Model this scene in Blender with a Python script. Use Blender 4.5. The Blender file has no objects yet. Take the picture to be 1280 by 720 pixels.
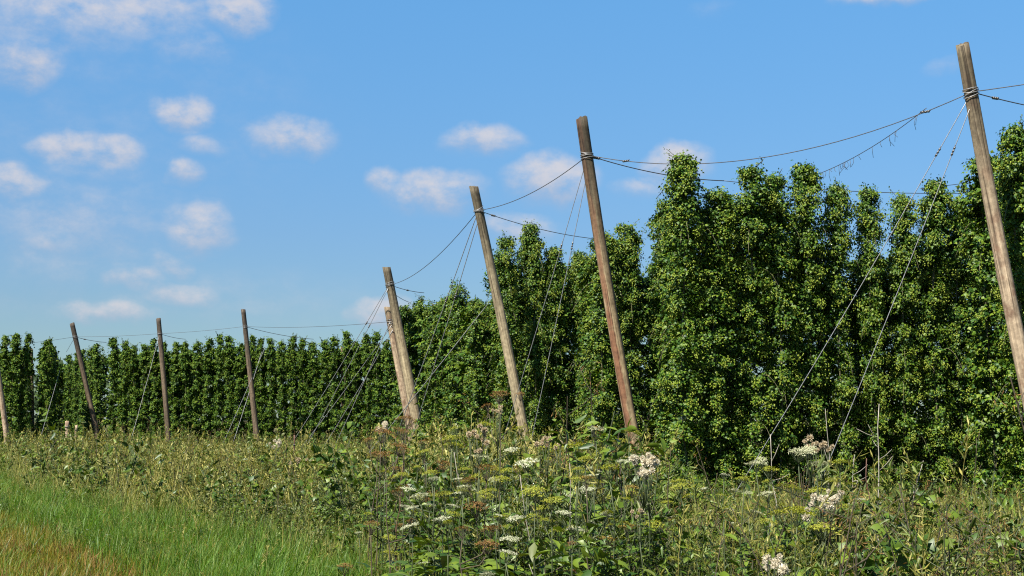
import bpy, math, random
import numpy as np
from mathutils import Vector, Matrix

scene = bpy.context.scene
COL = scene.collection
rng = np.random.default_rng(7)
random.seed(7)
R = math.radians

# ------------------------------------------------------------------ camera
F = 1778.0                       # focal length in photo pixels (photo is 1280 wide)
EYE = 1.6
PITCH = math.atan(165.0 / F)
cam_d = bpy.data.cameras.new("camera")
cam = bpy.data.objects.new("camera", cam_d)
COL.objects.link(cam)
cam.location = (0, 0, EYE)
cam.rotation_euler = (math.pi / 2 + PITCH, 0, 0)
cam_d.sensor_width = 36.0
cam_d.lens = 36.0 * F / 1280.0
cam_d.clip_start = 0.1
cam_d.clip_end = 5000
scene.camera = cam


def ray(px, py):
    cx, cy, cz = px - 640.0, 360.0 - py, F
    return Vector((cx, cz * math.cos(PITCH) - cy * math.sin(PITCH), cz * math.sin(PITCH) + cy * math.cos(PITCH)))


def at(px, py, Y):
    """survey: the point of the place at distance Y that stands at this bearing"""
    d = ray(px, py)
    k = Y / d.y
    return Vector((d.x * k, Y, EYE + d.z * k))


# ------------------------------------------------------------------ helpers
def tag(o, label=None, cat=None, group=None, kind=None):
    if label: o["label"] = label
    if cat: o["category"] = cat
    if group: o["group"] = group
    if kind: o["kind"] = kind
    return o


def empty(name, loc=(0, 0, 0), rz=0.0):
    o = bpy.data.objects.new(name, None)
    o.empty_display_size = 0.2
    COL.objects.link(o)
    o.location = loc
    o.rotation_euler = (0, 0, rz)
    return o


def link(name, me, parent=None, loc=(0, 0, 0), rot=(0, 0, 0), scale=(1, 1, 1)):
    o = bpy.data.objects.new(name, me)
    COL.objects.link(o)
    if parent is not None: o.parent = parent
    o.location = loc
    o.rotation_euler = rot
    o.scale = scale
    return o


def mesh_from(name, V, T, mats, mi=None, smooth=False):
    """V (n,3) vertices, T (m,3) triangles"""
    V = np.asarray(V, dtype=np.float32)
    T = np.asarray(T, dtype=np.int32)
    me = bpy.data.meshes.new(name)
    me.vertices.add(len(V))
    me.vertices.foreach_set("co", V.ravel())
    me.loops.add(len(T) * 3)
    me.loops.foreach_set("vertex_index", T.ravel())
    me.polygons.add(len(T))
    me.polygons.foreach_set("loop_start", np.arange(0, len(T) * 3, 3, dtype=np.int32))
    me.polygons.foreach_set("loop_total", np.full(len(T), 3, dtype=np.int32))
    if mi is not None:
        me.polygons.foreach_set("material_index", np.asarray(mi, dtype=np.int32))
    if smooth:
        me.polygons.foreach_set("use_smooth", np.ones(len(T), dtype=bool))
    me.update(calc_edges=True)
    me.validate()
    for m in (mats if isinstance(mats, (list, tuple)) else [mats]):
        me.materials.append(m)
    return me


class Acc:
    def __init__(s): s.V, s.T, s.M, s.n = [], [], [], 0

    def add(s, V, T, m=0):
        V = np.asarray(V, dtype=np.float32).reshape(-1, 3)
        T = np.asarray(T, dtype=np.int32).reshape(-1, 3)
        s.V.append(V); s.T.append(T + s.n)
        m = np.asarray(m, dtype=np.int32)
        s.M.append(np.full(len(T), m, dtype=np.int32) if m.ndim == 0 else np.repeat(m, len(T) // len(m)))
        s.n += len(V)

    def arrays(s):
        return np.concatenate(s.V), np.concatenate(s.T), np.concatenate(s.M)

    def mesh(s, name, mats, smooth=False):
        V, T, M = s.arrays()
        return mesh_from(name, V, T, mats, M, smooth)


def norm(a):
    return a / np.maximum(np.linalg.norm(a, axis=-1, keepdims=True), 1e-9)


def tube(acc, pts, rad, sides=6, m=0, cap=True):
    pts = np.asarray([tuple(p) for p in pts], dtype=float)
    n = len(pts)
    rad = np.full(n, rad) if np.isscalar(rad) else np.asarray(rad, dtype=float)
    tan = norm(np.gradient(pts, axis=0))
    ref = np.array([0.0, 0.0, 1.0]) if abs(tan[0][2]) < 0.8 else np.array([1.0, 0.0, 0.0])
    u = norm(np.cross(tan, ref)); v = np.cross(tan, u)
    a = np.arange(sides) / sides * 2 * math.pi
    V = pts[:, None, :] + rad[:, None, None] * (np.cos(a)[None, :, None] * u[:, None, :] + np.sin(a)[None, :, None] * v[:, None, :])
    V = V.reshape(-1, 3)
    T = []
    for i in range(n - 1):
        for j in range(sides):
            k = (j + 1) % sides
            p, q, r, t = i * sides + j, i * sides + k, (i + 1) * sides + k, (i + 1) * sides + j
            T += [(p, q, r), (p, r, t)]
    if cap:
        V = np.vstack([V, pts[0], pts[-1]])
        c0, c1 = n * sides, n * sides + 1
        for j in range(sides):
            k = (j + 1) % sides
            T += [(c0, k, j), (c1, (n - 1) * sides + j, (n - 1) * sides + k)]
    acc.add(V, T, m)


# a leaf as a template: verts (k,3) in (across, along, up) and triangles
HOP_LEAF = (np.array([(0, 0, 0), (-.50, .30, -.08), (-.24, .52, .02), (0, 1, -.10), (.24, .52, .02), (.50, .30, -.08), (0, .45, .07)], float),
            np.array([(0, 6, 1), (1, 6, 2), (2, 6, 3), (3, 6, 4), (4, 6, 5), (5, 6, 0)]))
OVAL_LEAF = (np.array([(0, 0, 0), (-.20, .33, .05), (-.15, .68, .03), (0, 1, -.12), (.15, .68, .03), (.20, .33, .05), (0, .45, -.02)], float),
             np.array([(0, 6, 1), (1, 6, 2), (2, 6, 3), (3, 6, 4), (4, 6, 5), (5, 6, 0)]))
LANCE_LEAF = (np.array([(0, 0, 0), (-.08, .35, .03), (0, 1, -.16), (.08, .35, .03)], float), np.array([(0, 2, 1), (0, 3, 2)]))
LANCE2 = (np.array([(0, 0, 0), (-.11, .30, .04), (-.08, .65, .03), (0, 1, -.16), (.08, .65, .03), (.11, .30, .04)], float), np.array([(0, 2, 1), (0, 3, 2), (0, 4, 3), (0, 5, 4)]))
CONE_T = (np.array([(0, 0, 0), (.30, .35, 0), (0, .35, .30), (-.30, .35, 0), (0, .35, -.30), (.2, .75, .05), (-.1, .75, .18), (-.1, .75, -.18), (0, 1.05, 0)], float),
          np.array([(0, 1, 2), (0, 2, 3), (0, 3, 4), (0, 4, 1), (1, 5, 2), (2, 6, 3), (3, 7, 4), (4, 5, 1), (2, 5, 6), (3, 6, 7), (4, 7, 5), (5, 8, 6), (6, 8, 7), (7, 8, 5)]))


def place_leaves(acc, tpl, pos, along, nrm, size, m=0):
    """copies of a leaf template at pos, pointing along, facing nrm; arrays of n"""
    tv, tt = tpl
    a = norm(along)
    n = norm(nrm - a * np.sum(nrm * a, -1, keepdims=True))
    x = np.cross(a, n)
    size = np.broadcast_to(np.asarray(size, float), (len(pos),))
    V = pos[:, None, :] + size[:, None, None] * (tv[None, :, 0:1] * x[:, None, :] + tv[None, :, 1:2] * a[:, None, :] + tv[None, :, 2:3] * n[:, None, :])
    k = len(tv)
    T = tt[None, :, :] + (np.arange(len(pos)) * k)[:, None, None]
    acc.add(V.reshape(-1, 3), T.reshape(-1, 3), m)


def blades(acc, pos, h, w, lean, az, m=0):
    """grass blades, 5 verts / 3 tris each"""
    n = len(pos)
    d = np.stack([np.cos(az), np.sin(az), np.zeros(n)], -1)
    s = np.stack([-np.sin(az), np.cos(az), np.zeros(n)], -1)
    up = np.array([0, 0, 1.0])
    h = h[:, None]; w = (w * .5)[:, None]; lean = lean[:, None]
    mid = pos + up * h * .55 + d * h * lean * .28
    tip = pos + up * h * (1 - .35 * lean ** 2) + d * h * lean
    V = np.stack([pos - s * w, pos + s * w, mid - s * w * .8, mid + s * w * .8, tip], 1)
    b = (np.arange(n) * 5)[:, None, None]
    T = np.array([(0, 1, 3), (0, 3, 2), (2, 3, 4)])[None] + b
    acc.add(V.reshape(-1, 3), T.reshape(-1, 3), m)


# ------------------------------------------------------------------ materials
def new_mat(name):
    m = bpy.data.materials.new(name)
    m.use_nodes = True
    nt = m.node_tree
    nt.nodes.clear()
    return m, nt, nt.nodes, nt.links


ALB = .66
def srgb_free(c): return (c[0], c[1], c[2], 1.0)
def alb(c): return (c[0] * ALB, c[1] * ALB, c[2] * ALB, 1.0)


def leaf_mat(name, cols, rough=.5, transl=.35, spec=.35, seed=0.0):
    """leaf: colour picked per leaf from a ramp, a little light passes through"""
    m, nt, N, L = new_mat(name)
    out = N.new("ShaderNodeOutputMaterial")
    geo = N.new("ShaderNodeNewGeometry")
    info = N.new("ShaderNodeObjectInfo")
    add = N.new("ShaderNodeMath"); add.operation = 'ADD'
    mul = N.new("ShaderNodeMath"); mul.operation = 'MULTIPLY'; mul.inputs[1].default_value = 7.31
    fr = N.new("ShaderNodeMath"); fr.operation = 'FRACT'
    L.new(info.outputs["Random"], mul.inputs[0])
    L.new(geo.outputs["Random Per Island"], add.inputs[0]); L.new(mul.outputs[0], add.inputs[1])
    L.new(add.outputs[0], fr.inputs[0])
    ramp = N.new("ShaderNodeValToRGB")
    el = ramp.color_ramp.elements
    for i, c in enumerate(cols):
        p = i / max(len(cols) - 1, 1)
        e = el[i] if i < 2 else el.new(p)
        e.position = p
        e.color = alb(c)
    L.new(fr.outputs[0], ramp.inputs[0])
    bs = N.new("ShaderNodeBsdfPrincipled")
    bs.inputs["Roughness"].default_value = rough
    bs.inputs["Specular IOR Level"].default_value = spec
    L.new(ramp.outputs[0], bs.inputs["Base Color"])
    tr = N.new("ShaderNodeBsdfTranslucent")
    hs = N.new("ShaderNodeHueSaturation"); hs.inputs["Saturation"].default_value = 1.15; hs.inputs["Value"].default_value = 1.25
    L.new(ramp.outputs[0], hs.inputs["Color"]); L.new(hs.outputs[0], tr.inputs["Color"])
    mix = N.new("ShaderNodeMixShader"); mix.inputs[0].default_value = transl
    L.new(bs.outputs[0], mix.inputs[1]); L.new(tr.outputs[0], mix.inputs[2])
    L.new(mix.outputs[0], out.inputs[0])
    return m


def plain_mat(name, col, rough=.6, metal=0.0, var=.25, scale=20.0):
    m, nt, N, L = new_mat(name)
    out = N.new("ShaderNodeOutputMaterial")
    tc = N.new("ShaderNodeTexCoord")
    nz = N.new("ShaderNodeTexNoise"); nz.inputs["Scale"].default_value = scale; nz.inputs["Detail"].default_value = 4
    L.new(tc.outputs["Object"], nz.inputs["Vector"])
    ramp = N.new("ShaderNodeValToRGB")
    ramp.color_ramp.elements[0].position = .3; ramp.color_ramp.elements[1].position = .7
    ramp.color_ramp.elements[0].color = alb([c * (1 - var) for c in col])
    ramp.color_ramp.elements[1].color = alb([min(c * (1 + var), .95) for c in col])
    L.new(nz.outputs[0], ramp.inputs[0])
    bs = N.new("ShaderNodeBsdfPrincipled")
    bs.inputs["Roughness"].default_value = rough; bs.inputs["Metallic"].default_value = metal
    L.new(ramp.outputs[0], bs.inputs["Base Color"])
    L.new(bs.outputs[0], out.inputs[0])
    return m


def wood_mat(name, top, low, stain, stain_amt, stain_scale=1.0, streak=None):
    """weathered round timber: long grain, grey top end, reddish streaks, cracks"""
    m, nt, N, L = new_mat(name)
    out = N.new("ShaderNodeOutputMaterial")
    tc = N.new("ShaderNodeTexCoord")

    def noise(sx, sz, scale, detail=5, rough=.6):
        mp = N.new("ShaderNodeMapping"); mp.inputs["Scale"].default_value = (sx, sx, sz)
        L.new(tc.outputs["Object"], mp.inputs["Vector"])
        n = N.new("ShaderNodeTexNoise"); n.inputs["Scale"].default_value = scale
        n.inputs["Detail"].default_value = detail; n.inputs["Roughness"].default_value = rough
        L.new(mp.outputs[0], n.inputs["Vector"])
        return n

    def ramp(src, p0, c0, p1, c1):
        r = N.new("ShaderNodeValToRGB")
        r.color_ramp.elements[0].position = p0; r.color_ramp.elements[1].position = p1
        r.color_ramp.elements[0].color = srgb_free(c0); r.color_ramp.elements[1].color = srgb_free(c1)
        L.new(src, r.inputs[0])
        return r

    def mixc(kind, fac, a, b):
        x = N.new("ShaderNodeMix"); x.data_type = 'RGBA'; x.blend_type = kind
        if isinstance(fac, float): x.inputs[0].default_value = fac
        else: L.new(fac, x.inputs[0])
        for i, s in ((6, a), (7, b)):
            if isinstance(s, tuple): x.inputs[i].default_value = alb(s)
            else: L.new(s, x.inputs[i])
        return x.outputs[2]

    sep = N.new("ShaderNodeSeparateXYZ"); L.new(tc.outputs["Object"], sep.inputs[0])
    big = noise(1, .5, 1.2)
    zr = N.new("ShaderNodeMath"); zr.operation = 'MULTIPLY_ADD'; zr.inputs[1].default_value = 1.6; L.new(big.outputs[0], zr.inputs[0]); L.new(sep.outputs[2], zr.inputs[2])
    mr = N.new("ShaderNodeMapRange"); mr.inputs[1].default_value = 4.6; mr.inputs[2].default_value = 7.6; L.new(zr.outputs[0], mr.inputs[0])
    base = mixc('MIX', mr.outputs[0], low, top)
    grain = noise(26, .7, 1.0, 6, .7)
    g = ramp(grain.outputs[0], .34, (.35, .33, .31), .64, (1.25, 1.22, 1.17))
    base = mixc('MULTIPLY', .85, base, g.outputs[0])
    st = noise(3.2, .28 * stain_scale, 1.7, 4, .55)
    sr = ramp(st.outputs[0], .50, (0, 0, 0), .62, (1, 1, 1))
    sm = N.new("ShaderNodeMath"); sm.operation = 'MULTIPLY'; sm.inputs[1].default_value = stain_amt; L.new(sr.outputs[0], sm.inputs[0])
    fd = N.new("ShaderNodeMath"); fd.operation = 'MULTIPLY_ADD'; fd.inputs[1].default_value = -.75; fd.inputs[2].default_value = 1.0; L.new(mr.outputs[0], fd.inputs[0])
    sm2 = N.new("ShaderNodeMath"); sm2.operation = 'MULTIPLY'; L.new(sm.outputs[0], sm2.inputs[0]); L.new(fd.outputs[0], sm2.inputs[1]); sm = sm2
    base = mixc('MIX', sm.outputs[0], base, stain)
    if streak is not None:      # one long rust-red run of stain down one side of the log
        flat = N.new("ShaderNodeVectorMath"); flat.operation = 'MULTIPLY'; flat.inputs[1].default_value = (1, 1, 0)
        L.new(tc.outputs["Object"], flat.inputs[0])
        nv = N.new("ShaderNodeVectorMath"); nv.operation = 'NORMALIZE'; L.new(flat.outputs[0], nv.inputs[0])
        dt = N.new("ShaderNodeVectorMath"); dt.operation = 'DOT_PRODUCT'; dt.inputs[1].default_value = streak
        L.new(nv.outputs[0], dt.inputs[0])
        wob = noise(2.5, 1.1, 2.0, 4, .6)
        sw = N.new("ShaderNodeMath"); sw.operation = 'MULTIPLY_ADD'; sw.inputs[1].default_value = .55; L.new(wob.outputs[0], sw.inputs[0]); L.new(dt.outputs["Value"], sw.inputs[2])
        sk = N.new("ShaderNodeMapRange"); sk.interpolation_type = 'SMOOTHSTEP'; sk.inputs[1].default_value = 1.13; sk.inputs[2].default_value = 1.24; sk.inputs[4].default_value = .8
        L.new(sw.outputs[0], sk.inputs[0])
        f2 = N.new("ShaderNodeMath"); f2.operation = 'MULTIPLY'; L.new(sk.outputs[0], f2.inputs[0]); L.new(fd.outputs[0], f2.inputs[1])
        base = mixc('MIX', f2.outputs[0], base, (.19, .070, .036))
    mot = noise(2.0, 2.0, 5.0, 5, .7)
    mo = ramp(mot.outputs[0], .36, (.62, .58, .54), .64, (1.25, 1.23, 1.18))
    base = mixc('MULTIPLY', .8, base, mo.outputs[0])
    cr = noise(34, .35, 1.0, 3, .5)
    c = ramp(cr.outputs[0], .37, (.2, .17, .15), .43, (1.12, 1.12, 1.12))
    base = mixc('MULTIPLY', .8, base, c.outputs[0])
    bs = N.new("ShaderNodeBsdfPrincipled"); bs.inputs["Roughness"].default_value = .8; bs.inputs["Specular IOR Level"].default_value = .25
    L.new(base, bs.inputs["Base Color"])
    bp = N.new("ShaderNodeBump"); bp.inputs["Strength"].default_value = .5; bp.inputs["Distance"].default_value = .012
    L.new(grain.outputs[0], bp.inputs["Height"]); L.new(bp.outputs[0], bs.inputs["Normal"])
    L.new(bs.outputs[0], out.inputs[0])
    return m


M = {}
M["hop_near"] = leaf_mat("hop leaf", [(.014, .050, .006), (.040, .105, .009), (.082, .158, .011), (.165, .235, .014), (.024, .075, .012)], .5, .12, .22)
M["hop_far"] = leaf_mat("hop leaf of the far rows", [(.014, .048, .006), (.045, .105, .010), (.088, .155, .013), (.155, .215, .018)], .6, .10, .12)
M["hop_cone"] = leaf_mat("hop cone", [(.21, .28, .030), (.31, .38, .045), (.26, .33, .035), (.36, .41, .07)], .6, .25, .2)
M["bine"] = plain_mat("hop bine stem", (.13, .12, .05), .7)
M["string"] = plain_mat("training string", (.35, .30, .22), .8)
M["wire"] = plain_mat("galvanised wire", (.34, .34, .34), .45, .4)
M["wire_dark"] = plain_mat("old dark wire", (.10, .095, .09), .55, .4)
M["clamp"] = plain_mat("wire clamp steel", (.16, .15, .14), .45, .7)
M["grass_green"] = leaf_mat("fresh grass blade", [(.04, .125, .008), (.08, .20, .012), (.15, .28, .022), (.24, .32, .06), (.06, .16, .011)], .5, .4, .3)
M["grass_gold"] = leaf_mat("golden dry grass blade", [(.19, .140, .014), (.28, .210, .024), (.40, .31, .06), (.19, .165, .018), (.10, .125, .013)], .6, .35, .2)
M["straw"] = leaf_mat("straw coloured grass", [(.27, .25, .055), (.45, .40, .10), (.17, .19, .032), (.60, .54, .19)], .6, .3, .25)
M["weed_grass"] = leaf_mat("meadow grass", [(.050, .092, .010), (.120, .165, .018), (.22, .25, .036), (.07, .12, .014)], .5, .2, .3)
M["weed_leaf"] = leaf_mat("weed leaf", [(.022, .062, .007), (.066, .125, .010), (.160, .225, .020), (.034, .082, .010)], .45, .14, .3)
M["weed_leaf_pale"] = leaf_mat("pale weed leaf", [(.075, .115, .018), (.15, .185, .032), (.04, .075, .012), (.22, .23, .07)], .5, .16, .3)
M["weed_stem"] = plain_mat("weed stem", (.055, .075, .018), .65)
M["dry_stem"] = plain_mat("dry brown stem", (.075, .055, .028), .8)
M["grey_stem"] = plain_mat("bleached dry stem", (.36, .32, .26), .8)
M["rust"] = plain_mat("rusty iron", (.12, .055, .03), .8)
M["seed_brown"] = leaf_mat("brown seed", [(.20, .11, .035), (.28, .16, .05), (.16, .09, .04)], .7, .2, .15)
M["seed_gold"] = leaf_mat("golden brown umbel", [(.34, .24, .05), (.40, .27, .08), (.26, .20, .05)], .7, .25, .15)
M["umbel_white"] = leaf_mat("white umbel floret", [(.62, .63, .42), (.74, .73, .54), (.40, .46, .22)], .7, .3, .15)
M["umbel_cream"] = leaf_mat("cream umbel floret", [(.52, .54, .32), (.62, .60, .40), (.40, .45, .20)], .7, .3, .15)
M["umbel_yellow"] = leaf_mat("yellow green umbel floret", [(.34, .37, .05), (.42, .42, .06), (.24, .29, .04)], .7, .3, .15)
M["fluff"] = leaf_mat("thistle down", [(.92, .82, .60), (1.05, .97, .76), (.74, .64, .46)], .9, .3, .05)
M["fluff_tan"] = leaf_mat("tan thistle down", [(.72, .58, .38), (.84, .70, .48), (.56, .45, .28)], .9, .3, .05)
M["pink"] = leaf_mat("thistle flower", [(.40, .10, .28), (.5, .16, .34)], .7, .3, .1)

# ------------------------------------------------------------------ ground, track
def ground_mat(name, cols, scale):
    m, nt, N, L = new_mat(name)
    out = N.new("ShaderNodeOutputMaterial")
    tc = N.new("ShaderNodeTexCoord")
    n1 = N.new("ShaderNodeTexNoise"); n1.inputs["Scale"].default_value = scale; n1.inputs["Detail"].default_value = 8; n1.inputs["Roughness"].default_value = .65
    L.new(tc.outputs["Object"], n1.inputs["Vector"])
    r = N.new("ShaderNodeValToRGB")
    el = r.color_ramp.elements
    for i, c in enumerate(cols):
        p = .25 + .5 * i / (len(cols) - 1)
        e = el[i] if i < 2 else el.new(p)
        e.position = p; e.color = alb(c)
    L.new(n1.outputs[0], r.inputs[0])
    n2 = N.new("ShaderNodeTexNoise"); n2.inputs["Scale"].default_value = 30; n2.inputs["Detail"].default_value = 6
    L.new(tc.outputs["Object"], n2.inputs["Vector"])
    bp = N.new("ShaderNodeBump"); bp.inputs["Strength"].default_value = .7; bp.inputs["Distance"].default_value = .04
    L.new(n2.outputs[0], bp.inputs["Height"])
    bs = N.new("ShaderNodeBsdfPrincipled"); bs.inputs["Roughness"].default_value = .95; bs.inputs["Specular IOR Level"].default_value = .1
    L.new(r.outputs[0], bs.inputs["Base Color"]); L.new(bp.outputs[0], bs.inputs["Normal"])
    L.new(bs.outputs[0], out.inputs[0])
    return m


def sheet(name, poly, z, mat):
    V = [(x, y, z) for x, y in poly]
    T = [(0, i, i + 1) for i in range(1, len(poly) - 1)]
    return link(name, mesh_from(name, V, T, mat))


gmat = ground_mat("field soil with low growth", [(.045, .055, .016), (.075, .085, .022), (.12, .095, .05), (.06, .08, .02)], 1.3)
tag(sheet("ground", [(-1500, -200), (1500, -200), (1500, 3000), (-1500, 3000)], 0.0, gmat), kind="structure")

# edges of the strips on the near side of the hop garden: (Y, X of the line)
B_WEED = np.array([(-20, 15.0), (0, 5.2), (6.0, 2.2), (11, -.6), (14.6, -2.0), (16.3, -2.9), (27, -8.7), (38, -13.7), (60, -25.0), (95, -43)])
B_GOLD = np.array([(-20, 13.2), (0, 3.4), (14.6, -3.6), (24.3, -8.6), (40, -17.2), (95, -46.0)])
def xb_weed(y): return np.interp(y, B_WEED[:, 0], B_WEED[:, 1])
def xb_gold(y): return np.interp(y, B_GOLD[:, 0], B_GOLD[:, 1])

trmat = ground_mat("dry mown track", [(.13, .09, .025), (.20, .14, .04), (.26, .19, .06), (.12, .11, .03)], 2.0)
gl = [(x, y) for y, x in B_GOLD]
V = []; T = []
for i, (x, y) in enumerate(gl):
    V += [(x - 9, y, .004), (x, y, .004)]
    if i: T += [(2 * i - 2, 2 * i - 1, 2 * i + 1), (2 * i - 2, 2 * i + 1, 2 * i)]
tag(link("field_track", mesh_from("field_track", V, T, trmat)), kind="structure")

# ------------------------------------------------------------------ hop plants
def hop_meshes(seed, n_lat, per_lat, cones, leaf_size, height=6.0, rad=.40, mat="hop_near", sides=5):
    g = np.random.default_rng(seed)
    bine = Acc()
    zs = np.linspace(0, height, 14)
    ph = g.uniform(0, 6.3)
    axis = np.stack([.05 * np.sin(zs * 1.1 + ph), .05 * np.cos(zs * .9 + ph), zs], -1)
    axis[0, :2] *= 1.5
    tube(bine, axis, .016, 5, 0)
    tube(bine, np.stack([axis[:, 0] + .03 * np.sin(zs * 6), axis[:, 1] + .03 * np.cos(zs * 6), zs], -1), .010, 4, 0)
    # side arms
    z0 = np.sort(np.concatenate([g.uniform(.05, height, n_lat - n_lat // 5), g.uniform(height - 1.5, height, n_lat // 5)]))
    th = g.uniform(0, 2 * math.pi, n_lat)
    t = z0 / height
    prof = np.interp(t, [0, .08, .2, .45, .7, .86, .95, 1.0], [.78, .95, 1.0, 1.02, .98, .96, .94, .62])
    lump = 1 + .09 * np.sin(z0 * 2.1 + ph) * np.sin(z0 * .9 + ph * 2) + g.normal(0, .17, n_lat)
    ln = rad * prof * np.clip(lump, .45, 1.6)
    out = np.stack([np.cos(th), np.sin(th), np.zeros(n_lat)], -1)
    ax_at = np.stack([np.interp(z0, zs, axis[:, 0]), np.interp(z0, zs, axis[:, 1]), z0], -1)
    lv = Acc(); cn = Acc()
    s = g.uniform(0.05, 1, (n_lat, per_lat)) ** .8
    droop = g.uniform(.1, .75, n_lat)
    P = ax_at[:, None, :] + out[:, None, :] * (ln[:, None] * s)[..., None]
    P[..., 2] += (ln[:, None] * (.25 * s - droop[:, None] * s ** 2 * 1.1))
    P += g.normal(0, .055, P.shape)
    P = P.reshape(-1, 3)
    P[:, 2] = np.maximum(P[:, 2], .02)
    O = np.repeat(out, per_lat, 0)
    k = len(P)
    along = O * .55 + np.array([0, 0, -.75]) + g.normal(0, .45, (k, 3))
    nrm = O * .75 + np.array([0, 0, .60]) + g.normal(0, .42, (k, 3))
    size = leaf_size * g.uniform(.55, 1.35, k)
    place_leaves(lv, HOP_LEAF, P, along, nrm, size)
    # long loose shoots hanging out of the column
    for _ in range(11):
        zc = g.uniform(.8, height - .2); a = g.uniform(0, 6.3); q = np.linspace(0, 1, 9); ll = g.uniform(.45, .85)
        w = np.stack([rad * .5 * math.cos(a) + ll * .55 * q * math.cos(a), rad * .5 * math.sin(a) + ll * .55 * q * math.sin(a), zc + ll * (.25 * q - .9 * q * q)], -1)
        tube(bine, w, .0045, 3, 0)
        pp = np.repeat(w, 4, 0) + g.normal(0, .035, (36, 3))
        pp[:, 2] = np.maximum(pp[:, 2], .05)
        place_leaves(lv, HOP_LEAF, pp, g.normal(0, .5, (36, 3)) + np.array([0, 0, -.6]), g.normal(0, .6, (36, 3)) + np.array([0, 0, .5]), leaf_size * g.uniform(.5, 1.1, 36))
    # tip wisps above the crown
    for _ in range(3):
        a = g.uniform(0, 6.3); q = np.linspace(0, 1, 8)
        w = np.stack([.25 * q * math.cos(a), .25 * q * math.sin(a), height - .12 + g.uniform(.15, .40) * q - .1 * q * q], -1)
        tube(bine, w, .005, 3, 0)
        pp = np.repeat(w[2:], 2, 0) + g.normal(0, .03, (12, 3))
        place_leaves(lv, HOP_LEAF, pp, g.normal(0, .6, (12, 3)) + np.array([0, 0, -.4]), g.normal(0, .6, (12, 3)) + np.array([0, 0, .6]), leaf_size * g.uniform(.4, .9, 12))
    me_b = bine.mesh("bine", M["bine"])
    me_l = lv.mesh("hop foliage", M[mat])
    me_c = None
    if cones:
        nc = int(cones)
        # cones hang in bunches at the ends of some arms
        arms = g.choice(n_lat, int(n_lat * .45), replace=False)
        pick = arms[g.integers(0, len(arms), nc)]
        ss = g.uniform(.70, 1.12, nc)
        C = ax_at[pick] + out[pick] * (ln[pick] * ss)[:, None]
        C[:, 2] += ln[pick] * (.25 * ss - droop[pick] * ss ** 2 * 1.1) - .02
        C += g.normal(0, .045, C.shape)
        C[:, 2] = np.maximum(C[:, 2], .1)
        al = np.array([0, 0, -1.0]) + g.normal(0, .3, (nc, 3))
        place_leaves(cn, CONE_T, C, al, out[pick] + g.normal(0, .2, (nc, 3)), g.uniform(.030, .052, nc))
        me_c = cn.mesh("hop cones", M["hop_cone"])
    return me_b, me_l, me_c


NEAR = [hop_meshes(100 + i, 215, 66, 3200, .052, 6.0, .272) for i in range(8)]
MID = [hop_meshes(200 + i, 180, 42, 1500, .070, 6.0, .315) for i in range(5)]
FAR = [hop_meshes(300 + i, 130, 34, 300, .095, 6.0, .235, "hop_far") for i in range(6)]
BACK = [hop_meshes(400 + i, 110, 22, 0, .17, 6.0, .42, "hop_far") for i in range(3)]


def hop(x, y, h, kind, label, group, wide=1.0):
    lib = {"near": NEAR, "mid": MID, "far": FAR, "back": BACK}[kind]
    b, l, c = lib[random.randrange(len(lib))]
    root = empty("hop_plant", (x, y, 0), random.uniform(0, 6.28))
    root.scale = (wide, wide, h / 6.0)
    tag(root, label, "hop plant", group)
    link("bine", b, root)
    link("foliage", l, root)
    if c is not None:
        tag(link("cones", c, root), kind="stuff")
    return root


ORD = ["first", "second", "third", "fourth", "fifth", "sixth", "seventh", "eighth", "ninth", "tenth", "eleventh", "twelfth",
       "thirteenth", "fourteenth", "fifteenth", "sixteenth", "seventeenth", "eighteenth", "nineteenth", "twentieth"]
DIR = Vector((.93, .37, 0)).normalized()
NRM = Vector((-.37, .93, 0)).normalized()
STEP = .66


def row(px, Y, heights, kind, lab, group, back_h=None, step=STEP, wide=1.0, start=0.0):
    """a hop row: front plants with their own labels, a second string line just behind"""
    p0 = at(px, 525, Y)
    for i, h in enumerate(heights):
        h, wd_ = h if isinstance(h, tuple) else (h, 1.0)
        p = p0 + DIR * (step * i + start + random.uniform(-.07, .07)) + NRM * random.uniform(-.09, .09)
        hop(p.x, p.y, h, kind, lab.format(ORD[i]), group, wide * wd_ * random.uniform(.88, 1.14))
    if back_h:
        for i, h in enumerate(back_h):
            if h <= 0: continue
            p = p0 + DIR * (step * (i + .5) + random.uniform(-.1, .1)) + NRM * random.uniform(.85, 1.15)
            hop(p.x, p.y, h, "mid" if kind == "near" else "back",
                "hop plant half hidden behind the front plants of its row", "hop plants half hidden behind the front plants", 1.1)


G = "hop plants in the rows beside the leaning poles"
row(1280, 22.6, [6.25, 6.1, 6.1, 6.0], "near", "{} hop plant of the nearest row, by the knot-marked leaning pole at the right edge", G, [6.0, 6.0, 5.9])
row(854, 24.6, [(6.15, 1.25), (5.6, 1.1), (6.05, 1.15), (5.95, 1.0), (6.2, 1.1), (5.85, .9), (5.85, .85), (5.75, .8), (6.05, .92), 5.75, 6.2, 6.35, 6.4, 6.5, 6.5], "near",
    "tall hop plant, {} along the long wall behind the two crossing guy wires", G,
    [5.1, 5.4, 5.6, 5.6, 5.4, 4.9, 4.6, 4.7, 5.2, 5.1, 5.6, 5.8, 5.9, 6.0])
row(752, 28.9, [5.35, 5.6, 6.1, 4.9, 5.0, 5.0, 5.0, 4.6, 4.5, 4.6, 4.8, 5, 5, 5, 5], "near",
    "hop plant, {} in the short row just beside the red-streaked pole", G, [5.0, 5.4, 4.6, 4.9, 4.9, 4.9])
row(634, 34.4, [6.0, 6.35, 5.8, 5.7, 5.85, 5.6, 5.5, 5.5, 5.4, 5.4], "near", "hop plant, {} in the row between the grey pole and the red-streaked pole", G,
    [5.7, 5.9, 5.6, 5.5, 5.5, 5.5])
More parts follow.
